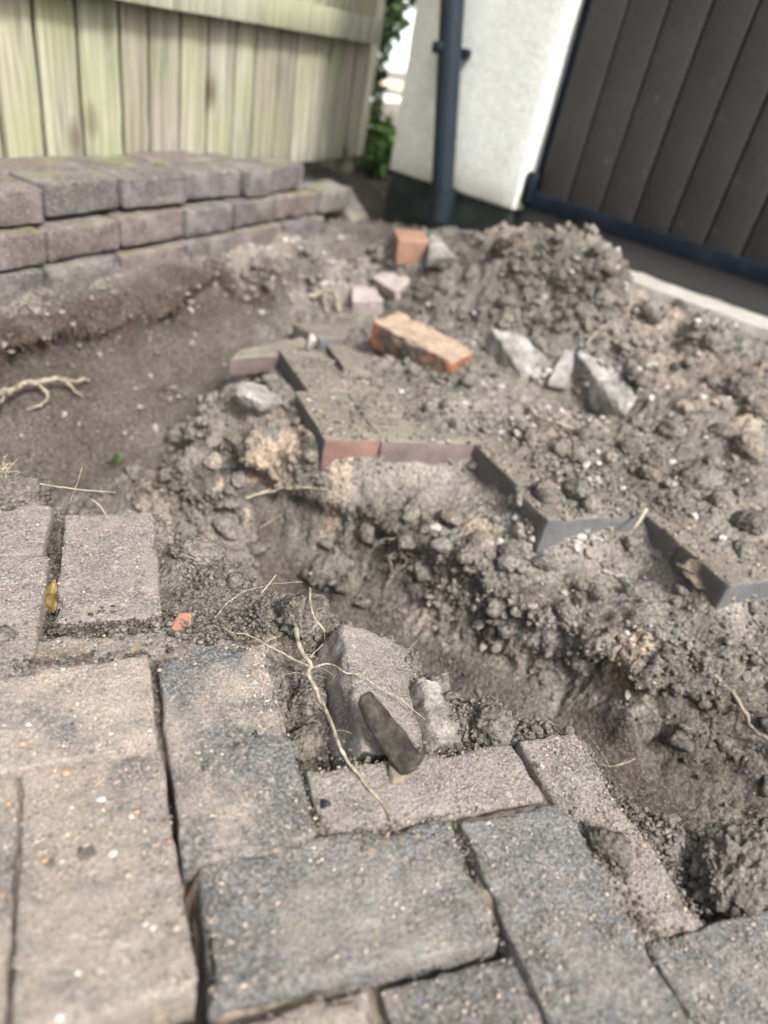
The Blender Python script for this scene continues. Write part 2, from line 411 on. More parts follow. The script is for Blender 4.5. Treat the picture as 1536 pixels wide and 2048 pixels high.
# earth standing between the loose blocks on the near lip
for px, py, z in ((360, 1110, -.024), (420, 1140, -.020), (480, 1180, -.018), (520, 1200, -.012), (440, 1220, -.020), (560, 1220, -.008), (600, 1320, -.035), (620, 1420, -.042), (380, 1190, -.024), (930, 1440, -.028), (980, 1470, -.030), (1290, 1680, -.034), (1340, 1700, -.040), (10, 1000, -.02), (60, 1008, -.022)): cw(px, py, z)
# trench floor
for px, py, z in ((390, 1000, -.205), (480, 1045, -.205), (560, 1100, -.205), (680, 1180, -.205), (800, 1250, -.205), (950, 1345, -.205), (1100, 1430, -.205), (1200, 1515, -.2), (1300, 1600, -.2), (1420, 1650, -.2), (1536, 1690, -.2),
                  (250, 950, -.2), (100, 960, -.2), (0, 930, -.17), (200, 880, -.165), (330, 860, -.165), (80, 880, -.15), (300, 790, -.12), (200, 830, -.135), (380, 760, -.105), (440, 700, -.07)):
    cw(px, py, z)
for x, y in ((0.75, -0.15), (0.9, -0.32), (1.1, -0.55), (-0.35, 0.8), (-0.6, 0.85)): cp(x, y, -.2)
# far side of the trench: rows of points from the foot up to the stepped edge of the remaining paving
def resample(L, n):
    L = np.array(L, float); d = np.r_[0, np.cumsum(np.linalg.norm(np.diff(L, axis=0), axis=1))]; t = np.linspace(0, d[-1], n)
    return np.stack([np.interp(t, d, L[:, k]) for k in range(L.shape[1])], 1)
FOOT = resample([W(*q, -.205)[:2] for q in ((402, 1010), (507, 1062), (650, 1130), (765, 1201), (905, 1305), (1027, 1396), (1118, 1469), (1210, 1530), (1331, 1579), (1536, 1664), (1700, 1730))], 34)
STAIR = [(.115, .775), (.19, .715), (.262, .642), (.40, .636), (.558, .632), (.538, .56), (.530, .392), (.62, .386), (.722, .388), (.720, .30), (.722, .216), (.85, .214), (1.05, .15)]
TOPR = resample(STAIR, 46)
for k in range(34):
    f = FOOT[k]; d = np.array([.72, .69]); t = k / 33
    g = resample([(.105, .78), (.262, .642), (.41, .62), (.53, .50), (.60, .386), (.715, .27), (.80, .21), (1.05, .15)], 34)[k]
    m = f + d * .012
    cp(f[0], f[1], -.205); cp(m[0], m[1], -.135 - .02 * math.sin(k * 1.9) * .5)
    for a, z in ((.3, -.112), (.62, -.088), (.86, -.066)):
        q = m + (g - m) * a; cp(q[0], q[1], z + .006 * math.sin(k * 2.3 + a * 9))
for k, q in enumerate(TOPR): cp(q[0], q[1], -.053 if k < 22 else -.062)
for px, py, z in ((412, 892, -.062), (450, 880, -.054), (500, 865, -.05), (570, 870, -.05), (480, 940, -.075)): cw(px, py, z)
for x, y, z in ((1.1, 0.1, -.05), (1.2, -0.15, -.1), (1.4, -0.3, -.08)): cp(x, y, z)
# island round the remaining paving, soil lying on it
for px, py, z in ((760, 760, -.012), (650, 740, -.024), (1000, 900, -.006), (1050, 850, .004), (1120, 960, .0), (1180, 930, .004), (1250, 970, .004), (1330, 1000, .004), (1400, 1060, .002), (1480, 1110, -.002), (1536, 1090, .004),
                  (480, 780, -.06), (440, 820, -.064), (540, 700, -.05), (650, 640, -.02), (700, 690, -.016), (560, 650, -.045)):
    cw(px, py, z)
# soil thrown over the far pavers, only their front arrises show
for x, y, z in ((.30, .68, -.03), (.36, .675, -.03), (.45, .675, -.026), (.54, .67, -.018), (.30, .78, -.03), (.36, .74, -.026), (.43, .72, -.02), (.575, .60, -.016), (.572, .52, -.016), (.568, .44, -.018), (.62, .43, -.018), (.68, .43, -.016), (.735, .435, -.012), (.76, .38, -.014), (.76, .30, -.016), (.765, .258, -.018), (.82, .258, -.018), (.90, .262, -.014), (1.0, .27, -.006),
                (.61, .50, .010), (.68, .48, .010), (.74, .51, .014), (.63, .60, .012), (.66, .70, .014), (.80, .32, .008), (.88, .32, .010), (.96, .34, .014), (.81, .42, .012), (.84, .54, .018), (.40, .78, -.012), (.50, .76, .002), (.56, .74, .008), (.46, .86, -.002), (.56, .84, .006)): cp(x, y, z)
# heap
for px, py, rho in ((800, 492, 1.95), (850, 496, 1.93), (900, 500, 1.88), (945, 494, 1.85), (985, 486, 1.82), (1060, 488, 1.78), (1130, 486, 1.75), (1200, 500, 1.74), (1245, 525, 1.74), (1300, 600, 1.72), (1400, 640, 1.70), (1500, 690, 1.68), (1560, 712, 1.68)): cr(px, py, rho)
for px, py, z in ((850, 560, .095), (760, 600, .02), (900, 600, .085), (930, 640, .055), (920, 555, .13), (1000, 560, .16), (1100, 560, .19), (1150, 640, .13), (1050, 640, .10), (1000, 700, .035), (1100, 720, .06), (1250, 640, .145), (1350, 700, .12), (1200, 740, .08), (1300, 790, .08), (1450, 760, .11), (1150, 815, .0), (1210, 820, .01), (1250, 860, .04), (1050, 790, .015), (1380, 850, .06), (1500, 850, .08), (1536, 780, .12), (1340, 920, .025), (1450, 950, .03), (1536, 980, .03)): cw(px, py, z)
# behind the heap, in front of the house
for px, py, rho in ((1040, 500, 2.06), (900, 475, 2.2), (800, 450, 2.4), (740, 440, 2.5)):
    cr(px, py, rho)
for px, py, rho in ((1240, 545, 1.95), (1320, 575, 1.93), (1400, 605, 1.92), (1470, 625, 1.9), (1536, 650, 1.9), (1620, 680, 1.88)):
    q = WR(px, py, rho); cp(q[0], q[1], q[2] - .045)
# back end of the trench, rising to the house
for px, py, z in ((620, 590, -.005), (560, 600, -.03), (500, 640, -.06), (680, 540, .05), (740, 500, .1), (700, 470, .115), (640, 510, .065)): cw(px, py, z)
# bank below the stacked blocks
th = math.radians(42); WU = np.array([math.cos(th), math.sin(th), 0]); WNn = np.array([math.sin(th), -math.cos(th), 0])
_d = ray(175, 400); _d = _d / math.hypot(_d[0], _d[1]); WP0 = CAM + _d * 1.58
def wallpt(s, off):                                             # point on the wall's line, front normal offset
    return WP0 + WU * s + WNn * off
for s in (-0.9, -0.6, -0.45, -0.3, -0.15, 0, 0.15, 0.3, 0.45, 0.6, 0.8):
    b0 = 0.052 + 0.095 * (s + 0.13)
    zf = float(np.interp(s, (-.4, -.2, 0, .2, .4, .6), (-.108, -.10, -.062, -.022, .03, .08)))
    wv = .018 * math.sin(s * 13.0 + 1)
    for off, z in ((.055, b0 - .004), (.0, b0), (.10 + wv, b0 - .016), (.133 + wv, b0 - .034), (.158 + wv, zf + .012), (.20 + wv, zf), (-.10, b0 + .02), (-.22, b0 + .06), (-.5, b0 + .08)):
        q = wallpt(s, off); cp(q[0], q[1], z)
ctrl = np.array(ctrl)
# far field: level plane through the ground at the house
def level_z(x, y, z0=0.20, x0=0.9, y0=1.7):
    return z0 - (UPG[0] * (x - x0) + UPG[1] * (y - y0)) / UPG[2]
for a in np.linspace(0, 2 * math.pi, 14, endpoint=False):
    x, y = 0.7 + 3.4 * math.cos(a), 1.2 + 3.4 * math.sin(a)
    if y < 0.3: continue
    ctrl = np.vstack([ctrl, [x, y, level_z(x, y)]])
# merge near duplicates
keep = []
for i, c in enumerate(ctrl):
    if all((c[0] - ctrl[j, 0]) ** 2 + (c[1] - ctrl[j, 1]) ** 2 > 0.012 ** 2 for j in keep): keep.append(i)
ctrl = ctrl[keep]
def rk(r): return np.sqrt(r * r + 0.012 ** 2)
_D = rk(np.linalg.norm(ctrl[:, None, :2] - ctrl[None, :, :2], axis=2))
nC = len(ctrl)
A_ = np.zeros((nC + 3, nC + 3)); A_[:nC, :nC] = _D - np.eye(nC) * 0.004
A_[:nC, nC] = 1; A_[:nC, nC + 1:] = ctrl[:, :2]; A_[nC, :nC] = 1; A_[nC + 1:, :nC] = ctrl[:, :2].T
_w = np.linalg.solve(A_, np.r_[ctrl[:, 2], 0, 0, 0])
def base_z(x, y):
    out = np.empty(len(x))
    for s in range(0, len(x), 40000):
        X = np.stack([x[s:s + 40000], y[s:s + 40000]], 1).astype(np.float32)
        r2 = (X[:, :1] - ctrl[None, :, 0].astype(np.float32)) ** 2 + (X[:, 1:] - ctrl[None, :, 1].astype(np.float32)) ** 2
        out[s:s + 40000] = np.sqrt(r2 + 0.012 ** 2) @ _w[:nC].astype(np.float32) + _w[nC] + X @ _w[nC + 1:]
    far = smooth(2.6, 4.0, np.hypot(x - 0.7, y - 1.2))
    return out * (1 - far) + level_z(x, y) * far
def band(segs):
    a = [segs[0][0]]
    for lo, hi, st in segs: a += list(np.linspace(lo, hi, max(2, int(round((hi - lo) / st)) + 1))[1:])
    return np.array(a)
gx = band([(-60, -8, 8), (-8, -1.2, 0.8), (-1.2, -0.35, 0.02), (-0.35, -0.2, 0.006), (-0.2, 0.62, 0.003), (0.62, 1.3, 0.005), (1.3, 2.2, 0.01), (2.2, 8, 0.4), (8, 60, 8)])
gy = band([(-60, -8, 8), (-8, -0.7, 0.8), (-0.7, -0.2, 0.02), (-0.2, 0.62, 0.003), (0.62, 1.25, 0.0045), (1.25, 2.1, 0.008), (2.1, 3.0, 0.03), (3.0, 8, 0.5), (8, 60, 8)])
nx, ny = len(gx), len(gy)
GX, GY = np.meshgrid(gx, gy); X = GX.ravel(); Y = GY.ravel()
Z = base_z(X, Y)
P = np.stack([X, Y, Z], 1)
def under_paving(x, y):
    ex = np.array([e[0] for e in EDGE]); ey = np.array([e[1] for e in EDGE])
    return np.interp(x, ex, ey) - y                               # > 0: on the near paving's side
_far = smooth(-0.06, -0.12, under_paving(X, Y)) * smooth(1.35, 1.1, Y) * smooth(-0.05, 0.05, X)
_lipb = smooth(-0.205, -0.18, Z) * smooth(-0.10, -0.14, Z) * _far * (0.8 + 0.5 * fbm(P, 7, 2))
P[:, 0] += 0.026 * _lipb; P[:, 1] += 0.026 * _lipb
_o = (P - WP0) @ WNn - .018 * np.sin(((P - WP0) @ WU) * 13 + 1); _sb = (P - WP0) @ WU
_cave = smooth(.128, .15, _o) * smooth(.215, .165, _o) * smooth(.62, .35, _sb) * smooth(-1.0, -.8, _sb) * (.75 + .6 * fbm(P, 9, 2))
P[:, 0] -= WNn[0] * .055 * _cave; P[:, 1] -= WNn[1] * .055 * _cave; P[:, 2] -= .012 * _cave
_fl = smooth(-0.155, -0.19, Z) * _far                            # the foot is dug in under it
P[:, 2] -= 0.012 * _fl
def grid_normals(P):
    G = P.reshape(ny, nx, 3)
    du = np.gradient(G, axis=1); dv = np.gradient(G, axis=0)
    n = np.cross(du, dv); n /= np.maximum(np.linalg.norm(n, axis=2, keepdims=True), 1e-12); return n.reshape(-1, 3)
Nb = grid_normals(P)
rho_ = np.hypot(X - CAM[0], Y - CAM[1])
# the paved part and under it stay quiet
up_ = under_paving(X, Y)
quiet = smooth(0.0, 0.06, up_)
def along(pts_, w):
    """0..1 mask along a line of (photo x, photo y, height)"""
    Q_ = np.array([W(*q)[:2] for q in pts_]); best = np.full(len(X), 9.0); XY = np.stack([X, Y], 1)
    for a, b in zip(Q_[:-1], Q_[1:]):
        t = np.clip(((XY - a) @ (b - a)) / ((b - a) @ (b - a)), 0, 1); best = np.minimum(best, np.linalg.norm(XY - (a + t[:, None] * (b - a)), axis=1))
    return smooth(w * 1.15, w * 0.8, best)
damp_floor = np.maximum(along([(-50, 930, -.19), (120, 900, -.19), (230, 860, -.185), (320, 800, -.16), (400, 740, -.13)], .13), along([(300, 940, -.2), (420, 1030, -.205), (560, 1120, -.205), (800, 1270, -.205), (1000, 1400, -.205), (1250, 1560, -.2), (1450, 1670, -.2), (1600, 1740, -.2)], .034))
flat_floor = np.maximum(damp_floor, .75 * along([(400, 740, -.11), (480, 670, -.07), (560, 605, -.03), (640, 548, .03), (690, 510, .08)], .10))
side_face = along([(560, 1040, -.15), (800, 1150, -.14), (1000, 1280, -.15), (1250, 1420, -.14), (1536, 1520, -.13)], .09) * (1 - flat_floor)
def near_line(L, w):
    L = np.array(L); best = np.full(len(X), 9.0); XY = np.stack([X, Y], 1)
    for a, b in zip(L[:-1], L[1:]):
        t = np.clip(((XY - a) @ (b - a)) / ((b - a) @ (b - a)), 0, 1); best = np.minimum(best, np.linalg.norm(XY - (a + t[:, None] * (b - a)), axis=1))
    return smooth(w, w * .4, best)
amp = (1 - .55 * near_line(np.array(STAIR)[2:] + np.array([.012, .012]), .055)) * (1 - 0.85 * quiet) * (1 - 0.86 * flat_floor) * (1 + 0.2 * side_face) * smooth(5.0, 2.4, rho_)
heap = smooth(-0.03, 0.04, Z - 0.1 * np.clip(rho_ - 1.2, 0, 1)) * (X > 0.45)
def pillow(P, s, o=2): return np.abs(fbm(P, s, o)) * 2
disp = amp * (0.022 * fbm(P, 8, 3) + 0.009 * (pillow(P, 24) - 0.4) + 0.0055 * (pillow(P, 62) - 0.4) + 0.0042 * (pillow(P, 130, 2) - 0.4) + 0.003 * fbm(P, 290, 2))
disp += 0.0022 * flat_floor * fbm(P, 45, 3)
disp += (1 - amp) * 0.003 * fbm(P, 60, 3) * smooth(6, 3, rho_)
P = P + Nb * disp[:, None]
SOILN = grid_normals(P)
# soil colour (0 dark humus and painted shade, 0.5 plain, 1 sand)
tint = np.full(len(X), 0.47) + 0.26 * fbm(P, 5, 3) + 0.26 * fbm(P, 24, 4)
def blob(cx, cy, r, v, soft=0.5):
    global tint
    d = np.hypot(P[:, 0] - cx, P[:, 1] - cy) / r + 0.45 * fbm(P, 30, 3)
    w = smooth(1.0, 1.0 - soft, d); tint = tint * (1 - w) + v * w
for px, py, z, r, v in ((480, 885, -.05, .085, 1.0), (570, 890, -.05, .06, 1.0), (680, 960, -.07, .03, .9), (1265, 1310, -.1, .035, .95), (960, 1060, -.07, .04, .78), (880, 1130, -.1, .04, .74), (300, 1060, -.2, .06, .7), (800, 590, .0, .08, .55),
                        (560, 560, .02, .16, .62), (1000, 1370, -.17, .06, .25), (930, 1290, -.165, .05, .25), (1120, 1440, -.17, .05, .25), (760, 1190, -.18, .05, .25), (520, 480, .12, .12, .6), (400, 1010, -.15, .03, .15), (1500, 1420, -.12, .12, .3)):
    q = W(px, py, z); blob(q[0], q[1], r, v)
_q = WR(740, 400, 2.7); blob(_q[0], _q[1], .75, .05)  # dark tint painted in for plants and shadow at the fence end
heapm = heap * smooth(0.9, 1.2, rho_); tint = tint + 0.04 * heapm - 0.06 * side_face
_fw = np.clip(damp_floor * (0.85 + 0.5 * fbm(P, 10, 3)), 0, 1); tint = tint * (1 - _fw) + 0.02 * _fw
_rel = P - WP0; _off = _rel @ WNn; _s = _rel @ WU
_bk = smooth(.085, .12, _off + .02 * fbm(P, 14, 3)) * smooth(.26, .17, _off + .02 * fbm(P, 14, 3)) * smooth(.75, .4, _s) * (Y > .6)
tint = tint * (1 - _bk) + 0.06 * _bk  # dark bank band: humus and root mat, with the overhang's shade painted in
tint = np.where(up_ > 0, tint * 0.9, tint)
I = np.arange(nx * ny).reshape(ny, nx)
quads = np.stack([I[:-1, :-1], I[:-1, 1:], I[1:, 1:], I[1:, :-1]], -1).reshape(-1, 4)
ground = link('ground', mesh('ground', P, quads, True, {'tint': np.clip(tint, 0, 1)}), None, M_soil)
tag(ground, 'dug brown soil with a trench, sloping bank and spoil heap', None, None, 'structure')
GP = P.reshape(ny, nx, 3)
def soil_at(x, y):
    """height of the finished soil under (x, y)"""
    i = np.clip(np.searchsorted(gx, x) - 1, 0, nx - 2); j = np.clip(np.searchsorted(gy, y) - 1, 0, ny - 2)
    return float(GP[j, i, 2])

# ------------------------------------------------------------------ near paving
M_sandjoint = two_tone('jointing_sand', (0.13, 0.11, 0.09), (0.30, 0.24, 0.18), 40, 0.36, 0.62, bumpd=0.003, bscale=300)
jx = np.arange(-0.42, 0.52, 0.006); jy = np.arange(-0.45, 0.26, 0.006)
JX, JY = np.meshgrid(jx, jy); jn = JX.size
JP = np.stack([JX.ravel(), JY.ravel(), np.full(jn, -0.0225)], 1)
JP[:, 2] += 0.0128 * smooth(-.098, -.085, JP[:, 1]) * (1 - smooth(.088, .096, JP[:, 0]) * smooth(-.008, .0, JP[:, 1])) * (1 - smooth(.300, .308, JP[:, 0]) * smooth(-.140, -.130, JP[:, 1])) * (1 - smooth(.190, .198, JP[:, 1]))
JP[:, 2] += 0.004 * fbm(JP, 60, 4) + 0.0025 * fbm(JP, 200, 2)
# scoured gaps: the open joint along x = 0 and others
def scour(x0, y0, x1, y1, w, d):
    a = np.array([x0, y0]); b = np.array([x1, y1]); t = np.clip(((JP[:, :2] - a) @ (b - a)) / ((b - a) @ (b - a)), 0, 1)
    dist = np.linalg.norm(JP[:, :2] - (a + t[:, None] * (b - a)), axis=1)
    JP[:, 2] -= d * smooth(w, w * 0.4, dist)
scour(-0.002, -0.085, -0.002, -0.02, 0.016, 0.04); scour(-0.002, 0.0, -0.002, 0.085, 0.014, 0.03)
scour(0.13, -0.1, 0.2, -0.1, 0.014, 0.02); scour(0.207, -0.045, 0.207, -0.005, 0.012, 0.012)
edge_y = np.interp(JP[:, 0], [e[0] for e in EDGE], [e[1] for e in EDGE])
JP[:, 2] -= 0.05 * smooth(0.10, 0.03, edge_y - JP[:, 1])
JP[:, 2] -= 0.05 * smooth(0.385, 0.40, JP[:, 0]) * smooth(-0.14, -0.12, JP[:, 1])
JP[:, 2] -= 0.03 * smooth(0.098, 0.104, JP[:, 0]) * smooth(0.058, 0.064, JP[:, 1])
JP[:, 2] -= 0.08 * smooth(0.372, 0.388, JP[:, 0]) * smooth(-0.14, -0.12, JP[:, 1])
JP[:, 2] -= 0.08 * smooth(0.10, 0.112, JP[:, 0]) * smooth(0.056, 0.066, JP[:, 1])
jI = np.arange(jn).reshape(JX.shape)
paving = link('paving', mesh('paving', JP, np.stack([jI[:-1, :-1], jI[:-1, 1:], jI[1:, 1:], jI[1:, :-1]], -1).reshape(-1, 4)), None, M_sandjoint)
tag(paving, 'sand filled joints of the herringbone block paving', None, None, 'structure')

def block(parent, name, cx, cy, ztop, lx, ly, lz, m, rz=0, tx=0, ty=0, r=0.006, step=0.006, seed=0, amp=0.0009, wear=0.6, chips=0.003):
    V, Q = rbox(lx / 2, ly / 2, lz / 2, r, step, seed, amp, wear, chips)
    o = link(name, mesh(name, V, Q), parent, m)
    o.location = (cx, cy, ztop - lz / 2)
    o.rotation_euler = (math.radians(tx), math.radians(-ty), math.radians(rz))
    return o
# name, centre x, y, top z, size x, y, tilt about x / y, yaw, material
NEAR = [
    (.047, .1016, .004, .097, .197, 6.1, -0.1, 1.3, M_pav_grey),      # A
    (-.111, .149, .005, .197, .097, 4.0, 0.7, 1.2, M_pav_sand),       # B
    (-.0534, .0127, .0014, .097, .197, -7.0, -0.6, 3.0, M_pav_sand),  # C
    (.107, -.0487, -.0054, .197, .097, -7.0, -1.7, -3.0, M_pav_cool), # D
    (.260, -.112, -.005, .097, .197, -2.0, -2.1, -1.8, M_pav_cool),   # E
    (.160, -.207, -.006, .097, .197, -6, -1, -1, M_pav_grey),         # below D
    (.005, -.155, -.004, .197, .097, -6, -1, 1, M_pav_sand),          # below C
    (.412, -.180, -.012, .197, .097, -3, -1, -2, M_pav_cool),         # far right
    (-.155, .010, .0, .097, .197, -4, 0, 2, M_pav_sand),
    (-.205, -.10, -.005, .197, .097, -3, 0, 2, M_pav_sand),
    (-.10, -.155, -.006, .097, .197, -3, 0, 2, M_pav_sand),
    (.36, -.29, -.012, .097, .197, -4, 0, -1, M_pav_cool),
    (-.042, .380, -.016, .100, .198, 0.2, 2.6, -1.3, M_pav_dust),     # J
    (-.155, .292, -.013, .097, .197, 0.5, 1.0, -2.0, M_pav_dust),     # beside J
    (-.206, .446, -.012, .197, .097, 0.5, 1.0, -2.5, M_pav_dust),     # top left
    (-.012, .232, -.022, .197, .075, 2.0, 0.0, 0.5, M_pav_dust),      # sunk strip
    (.2035, .0325, -.013, .198, .062, 0.6, -1.1, -1.5, M_pav_dust),   # on edge, F
    (.3435, -.033, -.016, .066, .190, 0.5, -1.0, -0.5, M_pav_dust),   # on edge, G
]
for i, (cx, cy, zt, lx, ly, tx, ty, rz, m) in enumerate(NEAR):
    block(paving, 'paver', cx, cy, zt, lx + (.0022 if i < 12 else 0), ly + (.0022 if i < 12 else 0), 0.058, m, rz, tx * (.62 if i < 12 else 1), ty * .62, r=0.0034, step=0.0045, seed=i + 1, amp=0.0014, wear=1.0, chips=.0045)

# ------------------------------------------------------------------ remaining paving on the far side
fx = np.arange(0.27, 1.3, 0.012); fy = np.arange(0.24, 1.15, 0.012)
def quad_ok(x, y):
    s = [(0.285, 0.38, 0.665, 0.98), (0.38, 0.575, 0.665, 0.95), (0.565, 0.74, 0.42, 0.9), (0.745, 1.2, 0.25, 0.75)]
    return any(a <= x <= b and c <= y <= d for a, b, c, d in s)
fV = []; fF = []
for x in fx:
    for y in fy:
        if quad_ok(x, y) and quad_ok(x + .012, y + .012):
            k = len(fV); fV += [(x, y, -.03), (x + .012, y, -.03), (x + .012, y + .012, -.03), (x, y + .012, -.03)]; fF.append((k, k + 1, k + 2, k + 3))
far_paving = link('far_paving', mesh('far_paving', np.array(fV), np.array(fF)), None, M_sandjoint)
tag(far_paving, 'patch of block paving left standing beyond the trench, half buried in soil', None, None, 'structure')

FAR = [
    (.328, .758, .0, .098, .198, -.5, 0, 1, M_far_red), (.478, .706, .0, .198, .098, 0, 0, -.8, M_far_mauve),
    (.650, .462, .0, .197, .098, 0, 0, 2.5, M_far_dark), (.604, .612, -.001, .097, .197, 0, 0, 3, M_far_dark),
    (.843, .288, .0, .197, .098, 0, 0, 1.5, M_far_dark), (.794, .438, -.001, .097, .197, 0, 0, 1.5, M_far_dark),
    (.428, .857, -.001, .097, .197, 0, 0, 0, M_far_mauve), (.345, .960, .004, .098, .197, 2, 1, 4, M_far_dark),
    (.53, .807, -.004, .10, .1, 0, 0, 0, M_far_dark),
]
for i, (cx, cy, zt, lx, ly, tx, ty, rz, m) in enumerate(FAR):
    o = block(far_paving, 'paver', cx, cy, zt, lx, ly, 0.060, m, rz, tx, ty, r=0.004, step=0.011, seed=i + 40, amp=0.0012)

# ------------------------------------------------------------------ dry stacked low wall of paving blocks
wz = UPG; wx = WU - UPG * (WU @ UPG); wx /= np.linalg.norm(wx); wy = np.cross(wz, wx)       # wy points away from the camera
wall = empty('stacked_wall', basis(WP0 - WP0[2] * np.array([0, 0, 1.0]) + np.array([0, 0, 0.0]), wx, wy, wz))
tag(wall, 'low dry stacked wall of purple grey paving blocks in front of the fence', 'wall')
WM = np.array(wall.matrix_basis); WMi = np.linalg.inv(WM)
def wallcoord(px, py, off):
    """(s, h) of a pixel on the wall-parallel plane standing off metres in front of the wall"""
    n = -wy; d = ray(px, py); p0 = WM[:3, 3] + n * off
    q = CAM + d * (((p0 - CAM) @ n) / (d @ n)); l = WMi @ np.r_[q, 1]; return l[0], l[2]
TOPZ = wallcoord(175, 364, 0)[1]
HB = 0.060
rw = np.random.default_rng(5)
courses = [  # front offset, top height, [(s0, s1)]
    (0.0, TOPZ, [(-.52, -.30), (-.29, -.095), (-.082, .095), (.103, .283), (.289, .485), (.575, .745)]),
    (0.028, TOPZ - 0.069, [(-.62, -.33), (-.32, -.117), (-.108, .066), (.072, .255), (.26, .425), (.43, .585), (.60, .80), (.81, .98)]),
    (0.042, TOPZ - 0.136, [(-.60, -.335), (-.33, -.135), (-.127, .05), (.056, .24), (.246, .42), (.43, .62), (.63, .82)]),
    (0.046, TOPZ - 0.202, [(-.5, -.24), (-.23, -.03), (-.02, .17)]),
]
wi = 0
for ci, (off, top, bl) in enumerate(courses):
    for (s0, s1) in bl:
        L_ = s1 - s0; wi += 1
        V, Q = rbox(L_ / 2, 0.0495, HB / 2, 0.0045, 0.010, 70 + wi, 0.0016, 0.8, 0.004)
        o = link('block', mesh('block', V, Q), wall, M_wall_pk if rw.random() < 0.42 else M_wall_br)
        jit = rw.uniform(-0.006, 0.006)
        if ci == 0 and s0 > 0.5: top_ = top + 0.0
        o.location = ((s0 + s1) / 2, 0.0495 - off + jit, top - HB / 2 + rw.uniform(-0.002, 0.002))
        o.rotation_euler = (rw.uniform(-.02, .02), rw.uniform(-.01, .01), rw.uniform(-.03, .03))
# one block laid across, end to the front, and backing blocks that carry the wide mossy top
for s, y, top, rz in ((.535, .075, TOPZ - .002, 1.57), (-.42, .152, TOPZ, .05), (-.2, .155, TOPZ - .002, 0), (.0, .15, TOPZ, -.04), (.2, .152, TOPZ - .003, .02), (.4, .15, TOPZ, 0)):
    wi += 1
    V, Q = rbox(.098, .0495, HB / 2, .005, .014, 70 + wi, .0014, .7, .003)
    o = link('block', mesh('block', V, Q), wall, M_wall_br if wi % 2 else M_wall_pk); o.location = (s, y, top - HB / 2); o.rotation_euler = (0, 0, rz)

# ------------------------------------------------------------------ fence
M_wood = []
for i in range(5):
    m, nt, b = mat('green_weathered_board'); v = shifted(nt, coords(nt))
    mp = N(nt, 'ShaderNodeMapping'); mp.inputs['Scale'].default_value = (22, 22, 1.0); nt.links.new(v, mp.inputs[0])
    g = noise(nt, mp.outputs[0], 3.0, 5, 0.6, 0.6)
    ca = [(.325, .31, .25), (.285, .265, .205), (.36, .335, .275), (.31, .31, .235), (.265, .245, .20)][i]
    c = ramp(nt, g, [(0.3, tuple(x * .5 for x in ca)), (0.52, ca), (0.72, tuple(x * 1.5 for x in ca))])
    al = ramp(nt, noise(nt, v, 3.2, 4, 0.6), [(0.44, 0.0), (0.70, 0.5)])
    c = mix(nt, math_(nt, 'MULTIPLY', al, 1.1), c, (.25, .275, .11))
    kd = N(nt, 'ShaderNodeMapping'); kd.inputs['Scale'].default_value = (7, 7, 3.4); nt.links.new(v, kd.inputs[0])
    kn = ramp(nt, voro(nt, kd.outputs[0], 1.0), [(0.08, 0.85), (0.2, 0.0)])
    c = mix(nt, kn, c, (.075, .05, .028))
    nt.links.new(c, b.inputs['Base Color']); bump(nt, b, g, 0.6, 0.002); M_wood.append(m)
M_backb = plain('gap_shade_board', (.10, .08, .05), .3, 20)  # dark colour paints the shade in the gaps between the boards
fth = math.radians(45); FU = np.array([math.cos(fth), math.sin(fth), 0]); FNm = np.array([math.sin(fth), -math.cos(fth), 0])
FD = 1.35
FP0 = np.array([CAM[0], CAM[1], 0.0]) - FNm * FD
FP0[2] = 0.12
fz = UPG; fxx = FU - UPG * (FU @ UPG); fxx /= np.linalg.norm(fxx); fyy = np.cross(fz, fxx)
fence = empty('board_fence', basis(FP0, fxx, fyy, fz))
tag(fence, 'weathered green tinged vertical board fence with horizontal rails behind the stacked wall', 'fence')
FM = np.array(fence.matrix_basis); FMi = np.linalg.inv(FM)
def fencecoord(px, py, off=0.0):
    n = -fyy; d = ray(px, py); p0 = FM[:3, 3] + n * off
    q = CAM + d * (((p0 - CAM) @ n) / (d @ n)); l = FMi @ np.r_[q, 1]; return l[0], l[2]
edges_px = [-160, -75, 2, 82, 165, 241, 298, 355, 412, 460, 503, 545, 580, 613, 642, 668, 692, 714, 735]
es = [fencecoord(x, 250)[0] for x in edges_px]
for i in range(len(es) - 1):
    w = es[i + 1] - es[i]
    V, Q = rbox((w - 0.013) / 2, 0.007, 0.95, 0.002, 0.05, 200 + i, 0.0012, 0.4)
    V[:, 1] += V[:, 0] * 0.06 * (1 if i % 2 else -1)
    o = link('board', mesh('board', V, Q), fence, M_wood[(i * 3 + 1) % 5]); o.location = ((es[i] + es[i + 1]) / 2, 0.0, 0.92)
for i in range(1, len(es)):                                      # second layer added behind the gaps so that they look dark
    V, Q = rbox(.045, .006, .95, .002, .06, 260 + i, .001, .4); o = link('back_board', mesh('back_board', V, Q), fence, M_backb); o.location = (es[i], .075, .92)
rs0 = es[0] - .1; rs1 = fencecoord(757, 60, .035)[0]
zr0 = fencecoord(400, 28, .035)[1]; zr1 = fencecoord(700, 72, .035)[1]; ztop = fencecoord(700, 25, .035)[1]
zr = (zr0 + zr1) / 2
for k, zc in enumerate((zr + 0.030, zr + 0.9)):
    V, Q = rbox((rs1 - rs0) / 2, 0.016, 0.036, 0.003, 0.06, 240 + k, 0.0012, 0.5)
    o = link('rail', mesh('rail', V, Q), fence, M_wood[3]); o.location = ((rs0 + rs1) / 2, -0.034, zc)
V, Q = rbox(0.05, 0.05, 1.0, 0.004, 0.06, 250, 0.001, 0.4)
o = link('post', mesh('post', V, Q), fence, M_wood[1]); o.location = (es[-1] - 0.06, 0.07, 0.9)

